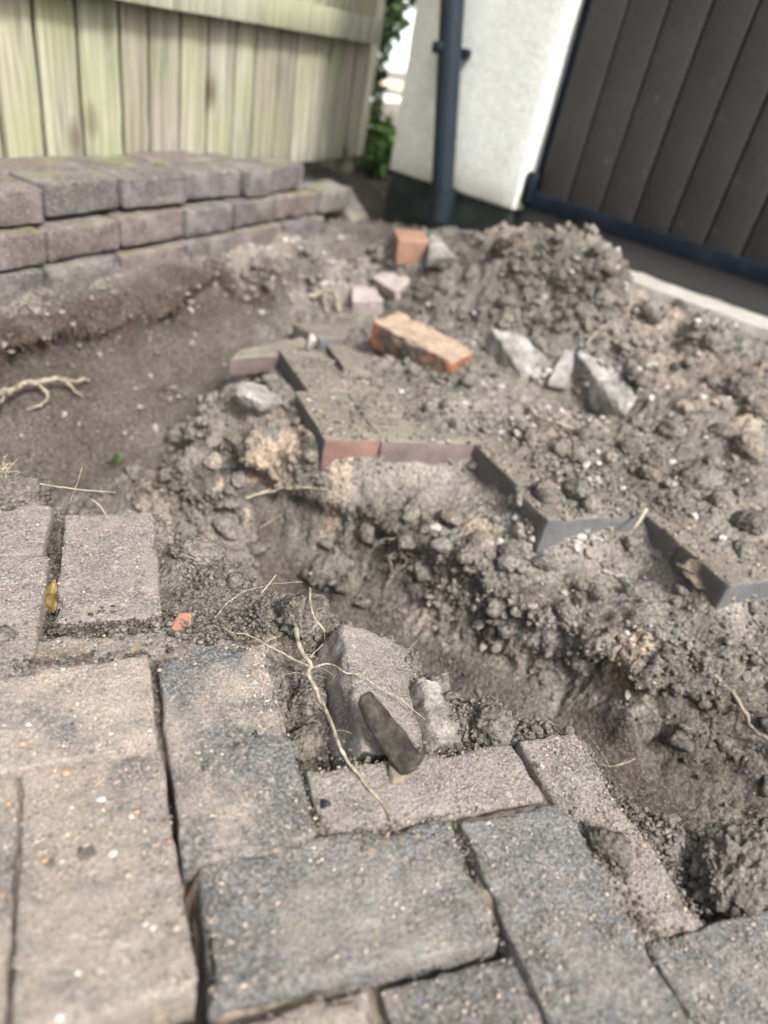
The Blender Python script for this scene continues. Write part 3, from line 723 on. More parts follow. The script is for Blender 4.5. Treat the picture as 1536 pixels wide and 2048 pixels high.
# ------------------------------------------------------------------ house corner, downpipe, garage door
gth = math.radians(122); GU = np.array([-math.cos(gth), -math.sin(gth), 0])       # local +x runs right and towards the camera
GN = np.array([math.sin(gth), -math.cos(gth), 0])                                 # away from the camera
GD = 1.95
GP0 = np.array([CAM[0], CAM[1], 0.0]) + GN * GD
gz = UPG; gxx = GU - UPG * (GU @ UPG); gxx /= np.linalg.norm(gxx); gyy = np.cross(gz, gxx)   # gyy away from the camera
HM = basis(GP0, gxx, gyy, gz); HMn = np.array(HM); HMi = np.linalg.inv(HMn)
def hc(px, py, off=0.0):
    """(x, z) on the house front plane, off metres in front of it"""
    n = -gyy; d = ray(px, py); p0 = HMn[:3, 3] + n * off
    q = CAM + d * (((p0 - CAM) @ n) / (d @ n)); l = HMi @ np.r_[q, 1]; return l[0], l[2]
M_render = two_tone('cream_render', (.74, .76, .69), (.82, .85, .80), 6, 0.35, 0.65, rough=.9, bumpd=.003, bscale=240)
M_plinth = two_tone('black_green_plinth', (.02, .026, .026), (.045, .055, .045), 8, 0.4, 0.7, rough=.6, bumpd=.003, bscale=80)
M_pipe = plain('blue_black_plastic', (.014, .021, .031), .25, 12, .5, .0, .3)
M_door = two_tone('brown_black_cladding', (.045, .043, .040), (.058, .056, .053), 4, .3, .7, rough=.34, bumpd=.0004, bscale=40)
def splash(m, col, scale, amount):
    nt = m.node_tree; b = nt.nodes['Principled BSDF']; l = b.inputs['Base Color'].links[0]; c = l.from_socket
    v = shifted(nt, coords(nt)); vd = nt.nodes.new('ShaderNodeTexVoronoi'); vd.inputs['Scale'].default_value = scale; nt.links.new(v, vd.inputs['Vector'])
    sp = N(nt, 'ShaderNodeSeparateColor'); nt.links.new(vd.outputs['Color'], sp.inputs[0])
    f = math_(nt, 'MULTIPLY', ramp(nt, vd.outputs['Distance'], [(.12, 1.0), (.26, 0.0)]), ramp(nt, sp.outputs[0], [(.72, 0.0), (.9, amount)]))
    f = math_(nt, 'ADD', f, math_(nt, 'MULTIPLY', ramp(nt, noise(nt, v, 5, 6, .7), [(.5, 0.0), (.8, 1.0)]), amount * .35))
    nt.links.new(mix(nt, f, c, col), b.inputs['Base Color'])
splash(M_door, (.15, .145, .135), 26, .28)
def stain(m):
    nt = m.node_tree; b = nt.nodes['Principled BSDF']; c = b.inputs['Base Color'].links[0].from_socket; v = coords(nt)
    sx = N(nt, 'ShaderNodeSeparateXYZ'); nt.links.new(v, sx.inputs[0])
    h = math_(nt, 'ADD', sx.outputs[2], math_(nt, 'MULTIPLY', math_(nt, 'SUBTRACT', noise(nt, v, 9, 6, .7), .5), .35))
    mp = N(nt, 'ShaderNodeMapping'); mp.inputs['Scale'].default_value = (14, 14, 1.2); nt.links.new(v, mp.inputs[0])
    f = math_(nt, 'ADD', math_(nt, 'MULTIPLY', ramp(nt, math_(nt, 'ADD', math_(nt, 'MULTIPLY', h, .5), .5), [(.0, 0.0), (1.0, 0.0)]), 0.0), math_(nt, 'MULTIPLY', ramp(nt, noise(nt, mp.outputs[0], 1.6, 5, .7), [(.52, 0.0), (.75, 1.0)]), .22))
    low = nt.nodes.new('ShaderNodeMapRange'); low.inputs[1].default_value = -1.02; low.inputs[2].default_value = -1.22; low.inputs[3].default_value = 0; low.inputs[4].default_value = .45; nt.links.new(h, low.inputs[0])
    f = math_(nt, 'MAXIMUM', f, low.outputs[0])
    nt.links.new(mix(nt, f, c, (.34, .33, .25)), b.inputs['Base Color'])
stain(M_render)
M_rail = plain('navy_black_rail', (.008, .012, .020), .2, 10, .7, .0, .12)
splash(M_rail, (.14, .14, .14), 30, .4)
M_kick = plain('charcoal_board', (.068, .067, .064), .15, 8, .6, .0003, .35)
xl, zl = hc(775, 345); xr, zrr = hc(1028, 418); zp = (zl + zrr) / 2
xlt = xl
def boxm(name, x0, x1, y0, y1, z0, z1, m, parent, r=0.004, step=0.08, seed=0, amp=0.0006):
    V, Q = rbox((x1 - x0) / 2, (y1 - y0) / 2, (z1 - z0) / 2, r, step, seed, amp, 0.3)
    o = link(name, mesh(name, V, Q), parent, m); o.location = ((x0 + x1) / 2, (y0 + y1) / 2, (z0 + z1) / 2); return o
house = empty('house_corner', HM)
tag(house, 'pale cream rendered house corner above a black painted plinth', 'house')
boxm('rendered_wall', xl - .0, xr, 0, .35, zp, zp + 2.4, M_render, house, r=.012, step=.05, seed=301, amp=.0015)
boxm('plinth', xl - .02 + .02, xr - .012, .012, .34, zp - .32, zp - .002, M_plinth, house, r=.006, step=.05, seed=302, amp=.002)
# downpipe
pipe = empty('downpipe', HM); tag(pipe, 'dark blue grey plastic downpipe fixed to the pale house wall', 'downpipe')
px0, pz0 = hc(880, 425, .05); px1, pz1 = hc(903, 0, .05)
V, Fq = tube([(px0, -.05, pz0), ((px0 + px1) / 2, -.05, (pz0 + pz1) / 2), (px1, -.05, pz1), (px1 + (px1 - px0) * 3, -.05, pz1 + (pz1 - pz0) * 3)], .034, .034, seg=28, step=.05)
ang_fix = None
def clean_tube(pts, r, seg=28):
    P_ = np.array(pts, float); V = []; Fs = []
    for i, p in enumerate(P_):
        t = P_[min(i + 1, len(P_) - 1)] - P_[max(i - 1, 0)]; t /= np.linalg.norm(t)
        a = np.cross(t, [0, 1, 0.01]); a /= np.linalg.norm(a); b2 = np.cross(t, a)
        rr = r[i] if hasattr(r, '__len__') else r
        for k in range(seg):
            q = 2 * math.pi * k / seg; V.append(p + (a * math.cos(q) + b2 * math.sin(q)) * rr)
    for i in range(len(P_) - 1):
        for k in range(seg): Fs.append((i * seg + k, i * seg + (k + 1) % seg, (i + 1) * seg + (k + 1) % seg, (i + 1) * seg + k))
    return np.array(V), np.array(Fs)
top3 = (px1 + (px1 - px0) * 3, -.05, pz1 + (pz1 - pz0) * 3); bot3 = (px0, -.05, pz0 - .01)
V, Fq = clean_tube([bot3, (px0, -.05, pz0 + .02), top3], .033)
link('pipe', mesh('pipe', V, Fq), pipe, M_pipe)
V, Fq = clean_tube([(px0, -.05, pz0 - .02), (px0, -.05, pz0 + .03), (px0, -.05, pz0 + .07)], .0355)
link('shoe', mesh('shoe', V, Fq), pipe, M_pipe)
bx, bz = hc(890, 98, .05)
V, Fq = clean_tube([(bx, -.05, bz - .014), (bx, -.05, bz - .013), (bx, -.05, bz + .013), (bx, -.05, bz + .014)], [.033, .0365, .0365, .033])
br = link('bracket', mesh('bracket', V, Fq), pipe, M_pipe)
boxm('bracket_lug', bx - .058, bx + .058, -.02, -.001, bz - .011, bz + .011, M_pipe, br, r=.003, step=.03)
# garage door
door = empty('garage_door', HM); tag(door, 'dark brown black boarded garage door with a navy bottom rail', 'door')
tops = [hc(x, y, -.03) for x, y in ((1063, 390), (1536, 525))]; zrt = (tops[0][1] + tops[1][1]) / 2
bots = [hc(x, y, -.03) for x, y in ((1063, 425), (1536, 563))]; zrb = (bots[0][1] + bots[1][1]) / 2
gpx = [(1138, 395), (1202, 415), (1269, 436), (1340, 457), (1413, 476), (1487, 499)]
gs = [hc(x, y, -.05)[0] for x, y in gpx]; stepb = (gs[-1] - gs[0]) / 5
ed = [gs[0] - stepb] + gs + [gs[-1] + stepb * k for k in range(1, 9)]
ed[0] = max(ed[0], xr + .012)
for i in range(len(ed) - 1):
    boxm('board', ed[i] + .0025, ed[i + 1] - .0025, .045, .068, zrt - .01, zrt + 2.2, M_door, door, r=.004, step=.2, seed=320 + i, amp=.0003)
boxm('backing', xr + .004, ed[-1], .0665, .08, zrt - .02, zrt + 2.2, M_rail, door, step=.3)
boxm('bottom_rail', xr + .004, ed[-1], .034, .075, zrb, zrt, M_rail, door, r=.0015, step=.1, seed=340)
boxm('kick_board', xr - .01, ed[-1], .055, .085, zrb - .34, zrb - .001, M_kick, door, r=.003, step=.1, seed=341)
boxm('hinge', xr + .006, xr + .03, .012, .045, zrt - .03, zrt + .05, M_rail, door, r=.004, step=.03)
# concrete threshold in front of it
M_slab = two_tone('pale_concrete_edge', (.33, .31, .27), (.44, .42, .38), 9, .35, .65, bumpd=.003)
zt_ = hc(1420, 604, -.045)[1]
ths = link('threshold', None) if False else None
V, Q = rbox(.85, .055, .06, .008, .03, 350, .003, .6, .004)
thr = link('concrete_threshold', mesh('concrete_threshold', V, Q), None, M_slab)
thr.matrix_basis = HM @ Matrix.Translation((xr + .95, .0, zt_ - .05))
tag(thr, 'pale concrete threshold strip along the foot of the dark garage door', 'threshold')


# ------------------------------------------------------------------ placing on the soil
def S(px, py, lift=0.0):
    """where the line of sight through a photo pixel meets the soil, lifted"""
    d = ray(px, py); d = d / np.linalg.norm(d); t = 0.35
    while t < 4.5:
        p = CAM + d * t
        if p[2] < soil_at(p[0], p[1]): break
        t += 0.004
    p = CAM + d * (t - 0.002); p[2] += lift; return p
def put(name, VF, m, p, rot=(0, 0, 0), parent=None, smooth_shade=True, attrs=None):
    V, F_ = VF
    o = link(name, mesh(name, V, F_ if isinstance(F_, np.ndarray) else F_, smooth_shade, attrs), parent, m)
    o.location = tuple(float(v) for v in p); o.rotation_euler = rot; return o
def qblock(name, corners, t, m, r=0.004, step=0.008, seed=0, amp=0.0012, chips=0.004, wear=0.7, parent=None):
    """worn block whose upper face has the four given points (back left, back right, front right, front left)"""
    C4 = np.array(corners, float); c = C4.mean(0)
    lx = (np.linalg.norm(C4[1] - C4[0]) + np.linalg.norm(C4[2] - C4[3])) / 2
    ly = (np.linalg.norm(C4[3] - C4[0]) + np.linalg.norm(C4[2] - C4[1])) / 2
    V, Q = rbox(lx / 2, ly / 2, t / 2, min(r, t * .4), step, seed, amp, wear, chips)
    n = np.cross(C4[1] - C4[0], C4[0] - C4[3]); n /= np.linalg.norm(n)
    u = V[:, 0] / lx + .5; v = V[:, 1] / ly + .5                      # v = 1 is the back
    B = (C4[3] * ((1 - u) * (1 - v))[:, None] + C4[2] * (u * (1 - v))[:, None] + C4[1] * (u * v)[:, None] + C4[0] * ((1 - u) * v)[:, None])
    B = B + n * (V[:, 2] - t / 2)[:, None] - c
    return put(name, (B, Q), m, c, parent=parent)
# ---- tilted block, shard and stones on the near lip
o = qblock('loose_paver', [W(682, 1238, .0), W(816, 1288, -.040), W(858, 1524, -.046), W(728, 1502, -.006)], .052, M_pav_tip, r=.006, step=.005, seed=401, amp=.0018, chips=.006)
tag(o, 'loose paver tipped on its side beside the pale root, at the lip of the trench', 'paver')
_a0 = W(722, 1390, .028); _a1 = W(828, 1541, -.008); _wd = W(851, 1522, -.002) - W(790, 1550, -.014)
ax_ = (_a1 - _a0) / np.linalg.norm(_a1 - _a0); bx_ = -_wd + ax_ * (_wd @ ax_); bx_ /= np.linalg.norm(bx_); nx_ = np.cross(ax_, bx_)
if nx_ @ (CAM - _a0) < 0: nx_ = -nx_; bx_ = -bx_
hl = np.linalg.norm(_a1 - _a0) / 2
V, Fs = slab([(-hl, -.001), (-hl * .92, .008), (-hl * .35, .011), (hl * .4, .0125), (hl * .93, .0125), (hl, .002), (hl * .88, -.011), (hl * .2, -.0125), (-hl * .45, -.0105), (-hl * .88, -.007)], .017, 402, 100, .0009)
o = put('stone_shard', (V, Fs), M_slate, (0, 0, 0)); o.matrix_basis = basis((_a0 + _a1) / 2, ax_, bx_, nx_)
tag(o, 'dark brown thin stone shard standing against the tipped paver', 'shard')
o = qblock('stone_fragment', [W(836, 1346, -.018), W(872, 1356, -.026), W(948, 1486, -.034), W(880, 1502, -.026)], .034, M_frag, r=.007, step=.004, seed=403, amp=.004, chips=.009, wear=1.3); tag(o, 'pale grey jagged stone fragment just right of the tipped paver', 'stone')
V, T = rock((.016, .013, .005), 404, 3, 8); o = put('stone_flake', (V, T), plain('tan_flake', (.2, .165, .12), .3, 60), W(797, 1552, -.011), (.1, .1, .4))
tag(o, 'tan stone flake lying at the foot of the dark shard', 'stone')
def clod_mesh(size, seed, n=4, lump=.16):
    V, T = ico(n); P_ = V.copy() * (1 + .28 * fbm(V + seed * 1.7, 1.3, 2))[:, None]
    Nn = V
    P_ = P_ + Nn * (lump * (np.abs(fbm(P_ + seed, 3.2, 2)) * 2 - .4) + lump * .55 * (np.abs(fbm(P_ + seed, 7.5, 2)) * 2 - .4) + lump * .28 * fbm(P_ + seed, 18, 3))[:, None]
    return P_ * np.array(size), T
def clod(name, size, seed, p, rot, label, cat='clod', tintv=.45, n=5, m=None, group=None):
    V, T = clod_mesh(size, seed, n)
    o = put(name, (V, T), m or M_soil, p, rot, attrs={'tint': np.full(len(V), tintv) + .12 * fbm(V + seed, 60, 2)})
    return tag(o, label, cat, group)
clod('soil_clod', (.026, .022, .024), 411, W(607, 1232, -.004), (.2, .1, .3), 'large dark clod of soil gripped by the pale root, above the tipped paver', tintv=.3)
clod('soil_clod', (.050, .036, .030), 412, W(1490, 1768, -.034), (.1, -.2, .5), 'big crumbly brown clod at the right edge beside the deep dark hole', tintv=.52, n=6)
clod('soil_clod', (.013, .019, .010), 413, W(1224, 1694, -.009), (.1, .3, .6), 'dark clod lying alone on the dusty edge paver', tintv=.3)
clod('soil_clod', (.030, .020, .015), 414, W(395, 1105, -.022), (.1, .1, -.3), 'flat brown clod right of the dusty upper paver', tintv=.55)
clod('soil_clod', (.022, .020, .017), 415, W(985, 1455, -.030), (.2, .0, .4), 'dark crumbly clod behind the right end of the dusty edge paver', tintv=.35)
clod('soil_clod', (.040, .028, .024), 416, W(30, 985, -.02), (0, .1, .2), 'dark crumbly clod at the left edge behind the pavers', tintv=.3)
clod('soil_clod', (.020, .016, .013), 417, W(620, 1400, -.036), (0, .3, .2), 'clod wedged in the gap between the charcoal paver and the root', tintv=.4)
clod('soil_clod', (.022, .013, .012), 418, W(610, 1490, -.034), (0, .3, .9), 'tan clod low in the gap beside the charcoal paver', tintv=.6)
# ---- island and beyond
def RB(px, py, rho): return WR(px, py, rho)
def brick_material():
    m, nt, b = mat('dirty_orange_brick'); co = coords(nt); v = shifted(nt, co)
    sx = N(nt, 'ShaderNodeSeparateXYZ'); nt.links.new(co, sx.inputs[0])
    ends = ramp(nt, math_(nt, 'ADD', math_(nt, 'ABSOLUTE', sx.outputs[0]), math_(nt, 'MULTIPLY', math_(nt, 'SUBTRACT', noise(nt, v, 26, 5, .65), .5), .11)), [(.072, 0.0), (.104, 1.0)])
    spots = ramp(nt, noise(nt, v, 24, 5, .6), [(.55, 0.0), (.62, 1.0)])
    dirt = ramp(nt, noise(nt, v, 30, 5, .7), [(.3, (.075, .058, .046)), (.7, (.16, .125, .10))])
    clay = ramp(nt, noise(nt, v, 40, 5, .7), [(.3, (.18, .075, .045)), (.7, (.35, .15, .085))])
    tc = N(nt, 'ShaderNodeTexCoord'); sz = N(nt, 'ShaderNodeSeparateXYZ'); nt.links.new(tc.outputs['Normal'], sz.inputs[0])
    topd = ramp(nt, sz.outputs[2], [(.5, 0.0), (.85, 1.0)])
    f = math_(nt, 'MAXIMUM', ends, math_(nt, 'MULTIPLY', spots, .4))
    f = math_(nt, 'MULTIPLY', f, math_(nt, 'SUBTRACT', 1.0, math_(nt, 'MULTIPLY', topd, .93)))
    c = mix(nt, f, mix(nt, topd, dirt, mix(nt, 1.0, dirt, (2.5, 2.45, 2.3), 'MULTIPLY')), clay)
    nt.links.new(c, b.inputs['Base Color']); bump(nt, b, noise(nt, v, 140, 6, .72), .8, .004); return m
V, Q = rbox(.107, .051, .0325, .007, .007, 421, .0035, .9, .012)
o = put('clay_brick', (V, Q), brick_material(), (.612, 1.070, .024))
o.rotation_mode = 'AXIS_ANGLE'; wv = Vector((.16, .061, -.918)); o.rotation_axis_angle = (wv.length, *wv.normalized())
tag(o, 'orange clay brick caked with dirt, lying behind the far paving', 'brick')
def rho_of(q): return math.hypot(q[0] - CAM[0], q[1] - CAM[1])
q0 = rho_of(S(1050, 765))
o = qblock('concrete_slab', [RB(982, 650, q0 + .14), RB(1052, 672, q0 + .15), RB(1122, 738, q0 + .05), RB(1046, 758, q0 - .0)], .055, M_conc, r=.007, step=.006, seed=422, amp=.0032, chips=.008, wear=1.1)
tag(o, 'rough grey concrete slab leaning right of the orange brick', 'concrete')
q0 = rho_of(S(1240, 835))
o = qblock('concrete_slab', [RB(1150, 698, q0 + .15), RB(1206, 712, q0 + .17), RB(1278, 790, q0 + .05), RB(1252, 834, q0 + .0)], .06, M_conc, r=.007, step=.006, seed=423, amp=.0032, chips=.008, wear=1.1)
tag(o, 'whitish concrete slab tilted over a dark hollow on the spoil heap', 'concrete')
p = S(1105, 762, .0); o = qblock('stone_shard', [p + np.array([.03, .035, .062]), p + np.array([.05, .02, .058]), p + np.array([.012, -.04, .0]), p + np.array([-.03, -.022, .0])], .016, M_stone, r=.004, seed=424)
tag(o, 'flat grey stone shard leaning between the two concrete lumps', 'shard')
# pair of split blocks behind the brick
b0 = S(745, 640)
r0 = math.hypot(b0[0] - CAM[0], b0[1] - CAM[1])
o = qblock('split_block', [RB(704, 570, r0 + .09), RB(752, 574, r0 + .10), RB(768, 598, r0 + .02), RB(703, 604, r0 + .0)], .058, M_lilac, r=.004, seed=425)
tag(o, 'grey split block standing just behind the left end of the orange brick', 'block')
o = qblock('split_block', [RB(742, 552, r0 + .12), RB(816, 520, r0 + .18), RB(822, 556, r0 + .10), RB(790, 584, r0 + .04)], .040, M_lilac, r=.004, seed=426)
tag(o, 'pale lilac wedge of split block tipped on top of the grey one', 'block')
b1 = S(815, 512); r1 = math.hypot(b1[0] - CAM[0], b1[1] - CAM[1]) - .05
o = qblock('clay_brick', [RB(785, 454, r1 + .10), RB(848, 460, r1 + .11), RB(860, 482, r1 + .03), RB(796, 478, r1 - .0)], .07, M_terra, r=.006, seed=427)
tag(o, 'worn terracotta brick half buried at the foot of the house plinth', 'brick')
b2 = S(885, 515); r2 = math.hypot(b2[0] - CAM[0], b2[1] - CAM[1]) - .05
o = qblock('stone_shard', [RB(860, 468, r2 + .1), RB(876, 472, r2 + .1), RB(912, 512, r2 - .0), RB(856, 516, r2 - .0)], .03, M_stone, r=.004, seed=428)
tag(o, 'grey pointed stone shard right of the worn terracotta brick', 'shard')
b3 = S(722, 448); r3 = math.hypot(b3[0] - CAM[0], b3[1] - CAM[1])
o = qblock('loose_paver', [RB(672, 376, r3 + .02), RB(700, 372, r3 + .10), RB(738, 436, r3 + .04), RB(704, 446, r3 - .04)], .05, M_wall_br, r=.005, seed=429)
tag(o, 'paving block leaning off the right end of the stacked wall', 'paver')
V, T = rock((.066, .052, .048), 431, 5, 9, amp=.14, rough=.07); o = put('stone', (V, T), M_stone, W(517, 806, -.034), (.2, .1, .6))
tag(o, 'grey rough stone on the sandy corner left of the far paving', 'stone')
o = qblock('paver_fragment', [W(478, 700, .0), W(606, 671, .002), W(632, 703, .0), W(462, 718, -.004)], .042, M_far_mauve, r=.004, seed=432)
tag(o, 'broken pointed paver fragment at the back left of the far paving', 'paver')
V, T = rock((.014, .018, .026), 433, 3, 8); o = put('stone', (V, T), M_pebble, W(618, 690, .02), (.1, .2, .2)); tag(o, 'small upright pale stone on the broken pointed paver fragment', 'stone')
o = qblock('paver_fragment', [W(585, 645, .004), W(688, 648, .004), W(692, 676, .0), W(640, 678, .0)], .04, M_far_dark, r=.004, seed=434)
tag(o, 'dark paver fragment behind the broken pointed one', 'paver')
o = qblock('paver_fragment', [W(650, 684, .004), W(700, 690, .004), W(760, 745, .0), W(700, 752, .0)], .04, M_far_dark, r=.004, seed=435)
tag(o, 'dirt covered paver fragment under the near side of the orange brick', 'paver')
b4 = S(1000, 492); r4 = math.hypot(b4[0] - CAM[0], b4[1] - CAM[1])
V, T = rock((.05, .035, .03), 436, 4, 8); o = put('stone', (V, T), M_slate, RB(1008, 496, r4), (.1, .2, .3)); tag(o, 'dark rounded stone at the back of the heap by the plinth', 'stone')
p = S(1388, 1165, .016)
V, Fs = slab([(-.030, -.014), (-.012, -.020), (.014, -.017), (.034, -.004), (.020, .012), (-.006, .017), (-.024, .008)], .016, 437, 60, .0035)
o = put('stone_shard', (V, Fs), two_tone('rusty_flake', (.10, .08, .058), (.19, .155, .115), 40, .4, .6, bumpd=.003), p, (.9, .35, -1.0))
tag(o, 'brown pointed flake leaning on the dark side of the far right paver', 'shard')
# ---- chips, pebbles, coal
chip = slab([(-.009, -.011), (.006, -.012), (.011, .002), (.009, .013), (-.004, .010)], .006, 3, 40, .0006)
o = put('brick_chip', chip, M_chip, W(361, 1246, -.018), (.25, .2, -.2)); tag(o, 'small orange brick chip beside the dusty upper paver', 'brick chip')
V, T = rock((.0045, .004, .003), 441, 3, 8); o = put('pebble', (V, T), M_pebble, W(1083, 1531, -.010), (0, 0, .3)); tag(o, 'white pebble lying on the dusty edge paver', 'pebble')
for k, (px, py, z, sz, lb) in enumerate(((649, 1606, -.010, .0055, 'black coal crumb near the left end of the dusty edge paver'), (510, 1469, .004, .0045, 'black coal crumb on the charcoal paver'))):
    V, T = rock((sz, sz * .9, sz * .8), 450 + k, 3, 7); o = put('coal_crumb', (V, T), M_coal, W(px, py, z), (0, .3, k)); tag(o, lb, 'coal')
for k, (px, py, z, sz) in enumerate(((482, 1497, .003, .0065), (412, 1536, .001, .006), (178, 1715, -.003, .010), (105, 1735, -.003, .008), (240, 1740, -.003, .007), (10, 1268, -.012, .010), (145, 1350, .003, .004))):
    clod('soil_crumb', (sz, sz * .85, sz * .6), 460 + k, W(px, py, z), (0, 0, k), 'small brown soil crumb lying on the near paving', 'crumb', .35, 3, group='crumbs on the near paving')
wp = [(745, 440), (1190, 350), (762, 650), (945, 700), (535, 715), (338, 800), (590, 580), (545, 545), (700, 555), (420, 745), (100, 465), (80, 865), (130, 835), (210, 845), (285, 1000)]
wp_full = [(372, 520), (595, 475), (382, 623), (475, 652), (340, 800), (300, 755), (600, 575), (545, 560), (42, 873), (130, 832), (455, 757), (660, 590), (870, 685), (1020, 845), (800, 700), (1095, 630), (1270, 625), (1350, 540), (815, 800), (770, 815), (1000, 870), (1175, 845), (1240, 960), (965, 770), (1025, 785), (870, 1060), (1415, 735), (1480, 640), (1105, 640), (700, 830), (250, 870), (310, 860), (215, 560), (80, 570)]
for k, (px, py) in enumerate(wp_full):
    r_ = np.random.default_rng(480 + k); sz = r_.uniform(.005, .011)
    V, T = rock((sz, sz * .8, sz * .65), 480 + k, 3, 8)
    o = put('pebble', (V, T), M_pebble if k % 3 else M_stone, S(px, py, sz * .35), tuple(r_.uniform(0, 3, 3)))
    reg = ('on the bank below the stacked wall' if px < 420 and py < 700 else 'on the trench floor at left' if px < 460 else 'among the rubble behind the far paving' if py < 660 and px < 720 else 'on the spoil heap' if py < 760 else 'on the soil around the far pavers' if py < 1000 else 'on the far side of the trench')
    tag(o, 'small pale stone ' + reg, 'pebble', 'pale stones ' + reg)
cl = [(1480, 785, .030), (1437, 872, .026), (1500, 905, .034), (1300, 955, .024), (1215, 922, .022), (1340, 868, .028), (1395, 965, .034), (1150, 915, .018), (1500, 1050, .030), (1440, 1010, .026), (1310, 905, .02), (1260, 900, .022), (1420, 930, .02), (1520, 830, .03), (1270, 850, .02), (1180, 870, .018), (1360, 820, .024), (1090, 985, .022), (1150, 985, .026), (1480, 1110, .022), (945, 935, .014), (1060, 880, .016), (1210, 600, .03), (1120, 560, .03), (1010, 610, .028), (1300, 640, .03), (1080, 690, .022), (1420, 690, .026), (1160, 1040, .016), (1090, 1130, .018), (1190, 1190, .02), (1020, 1110, .02), (1130, 1230, .02), (960, 1090, .022), (900, 1040, .02), (1270, 1190, .018), (1380, 1080, .018), (425, 930, .018), (475, 965, .016), (820, 1030, .016), (150, 545, .016), (70, 625, .016)]
def clod_label(px, py):
    if py < 720: return 'brown clod high on the upper slope of the spoil heap'
    if px < 300: return 'small brown clod on the bank below the stacked wall'
    if px < 500: return 'crumbly clod on the sandy corner left of the far paving'
    if py < 900 and px > 1250: return 'large dry clod on the right flank of the spoil heap'
    if py < 900: return 'brown clod on the soil below the concrete lumps'
    if py < 1010: return 'brown clod on the soil just behind the far pavers'
    if px > 1350: return 'dry clod on the soil covering the far right paver'
    return 'brown clod on the trench side below the far pavers'
for k, (px, py, sz) in enumerate(cl):
    r_ = np.random.default_rng(600 + k)
    clod('soil_clod', (sz * r_.uniform(.8, 1.1), sz * r_.uniform(.65, .9), sz * r_.uniform(.5, .75)), 600 + k, S(px, py, sz * .25), tuple(r_.uniform(-.4, .4, 2)) + (r_.uniform(0, 3),), *(lambda L: (L, 'clod', r_.uniform(.42, .68), 4, None, L.split(' on ')[-1] + ' clods'))(clod_label(px, py)))

# ------------------------------------------------------------------ crumbly soil lying everywhere (one mass)
def scatter(name, n, sizes, lv, weight, label, mt, zlift=.2, tl=(.25, .7), flat=(.5, .95), seed=1, cat='soil', sharp=False):
    r_ = np.random.default_rng(seed)
    w = weight / weight.sum(); ii = r_.choice(len(w), n, p=w)
    variants = [(clod_mesh((1, 1, 1), 900 + k, lv, .5)[0] if (k % 2 and not sharp and lv > 1) else rock((1.25, 1.25, 1.25), 930 + k, lv, 12, amp=.3, rough=.16)[0]) for k in range(7)]; T = ico(lv)[1]
    VV = np.empty((n, len(variants[0]), 3), np.float32); s = sizes(r_, n)
    a = r_.uniform(0, 2 * math.pi, (n, 3))
    for k in range(7):
        m_ = np.where(np.arange(n) % 7 == k)[0]
        sc = np.stack([np.ones(len(m_)), r_.uniform(.6, 1, len(m_)), r_.uniform(*flat, len(m_))], 1) * s[m_, None]
        B = variants[k][None] * sc[:, None, :]
        ca, sa = np.cos(a[m_, 0]), np.sin(a[m_, 0]); x, y, z = B[..., 0].copy(), B[..., 1].copy(), B[..., 2].copy()
        x, y = x * ca[:, None] - y * sa[:, None], x * sa[:, None] + y * ca[:, None]
        tb = (a[m_, 1] - math.pi) * .22; cb, sb = np.cos(tb), np.sin(tb)
        y, z = y * cb[:, None] - z * sb[:, None], y * sb[:, None] + z * cb[:, None]
        VV[m_] = np.stack([x, y, z], -1)
    pos = P[ii] + SOILN[ii] * (s * zlift)[:, None] + np.c_[r_.uniform(-.002, .002, (n, 2)), np.zeros(n)]
    VV += pos[:, None, :].astype(np.float32)
    tt = np.repeat(np.clip(tint[ii] * .55 + r_.uniform(*tl, n) * .45, 0, 1), len(variants[0]))
    TT = (T[None] + (np.arange(n) * len(variants[0]))[:, None, None]).reshape(-1, 3)
    o = link(name, mesh(name, VV.reshape(-1, 3), TT, True, {'tint': tt}), None, mt)
    return tag(o, label, cat, None, 'stuff')
dx = np.gradient(gx)[None, :] * np.gradient(gy)[:, None]
area = np.where(dx.ravel() < 2e-4, dx.ravel(), 0) / np.clip(np.abs(SOILN[:, 2]), .12, 1)
dist = np.linalg.norm(P - CAM, axis=1)
facing = np.clip(((CAM - P) / dist[:, None] * SOILN).sum(1), 0, 1) > .05
rel = P - CAM; zc = rel @ CF
u_ = 768 + FPX * (rel @ CR) / np.maximum(zc, .05); v_ = 1024 - FPX * (rel @ CU) / np.maximum(zc, .05)
inview = (zc > .2) & (u_ > -250) & (u_ < 1780) & (v_ > 150) & (v_ < 2200)
clump = np.clip(.25 + 1.1 * fbm(P, 8, 3) + .4 * fbm(P, 30, 2), .03, 2)
openm = np.where(up_ > .05, .0, 1.0)
island_w = 1 + 1.2 * heap
base_w = area * openm * inview * clump
tame = (1 - .97 * flat_floor) * (1 + .3 * side_face)
scatter('soil_lumps', 3600, lambda r, n: .0045 * r.pareto(2.4, n).clip(0, 2.8) + .0045, 2, base_w * tame * island_w * (dist < 2.3), 'loose brown lumps of soil strewn over the dug ground', M_soil, .25, seed=11)
scatter('soil_crumbs', 19000, lambda r, n: .0016 + .0036 * r.random(n) ** 1.5, 1, base_w * (1 - .85 * flat_floor) * (1 / dist ** 1.2), 'fine brown crumbs of soil strewn over the dug ground', M_soil, .3, seed=12)
near_lip = np.exp(-((up_ + .02) / .05) ** 2)
lipw = area * inview * (near_lip * (dist < .95)) * (up_ < .09)
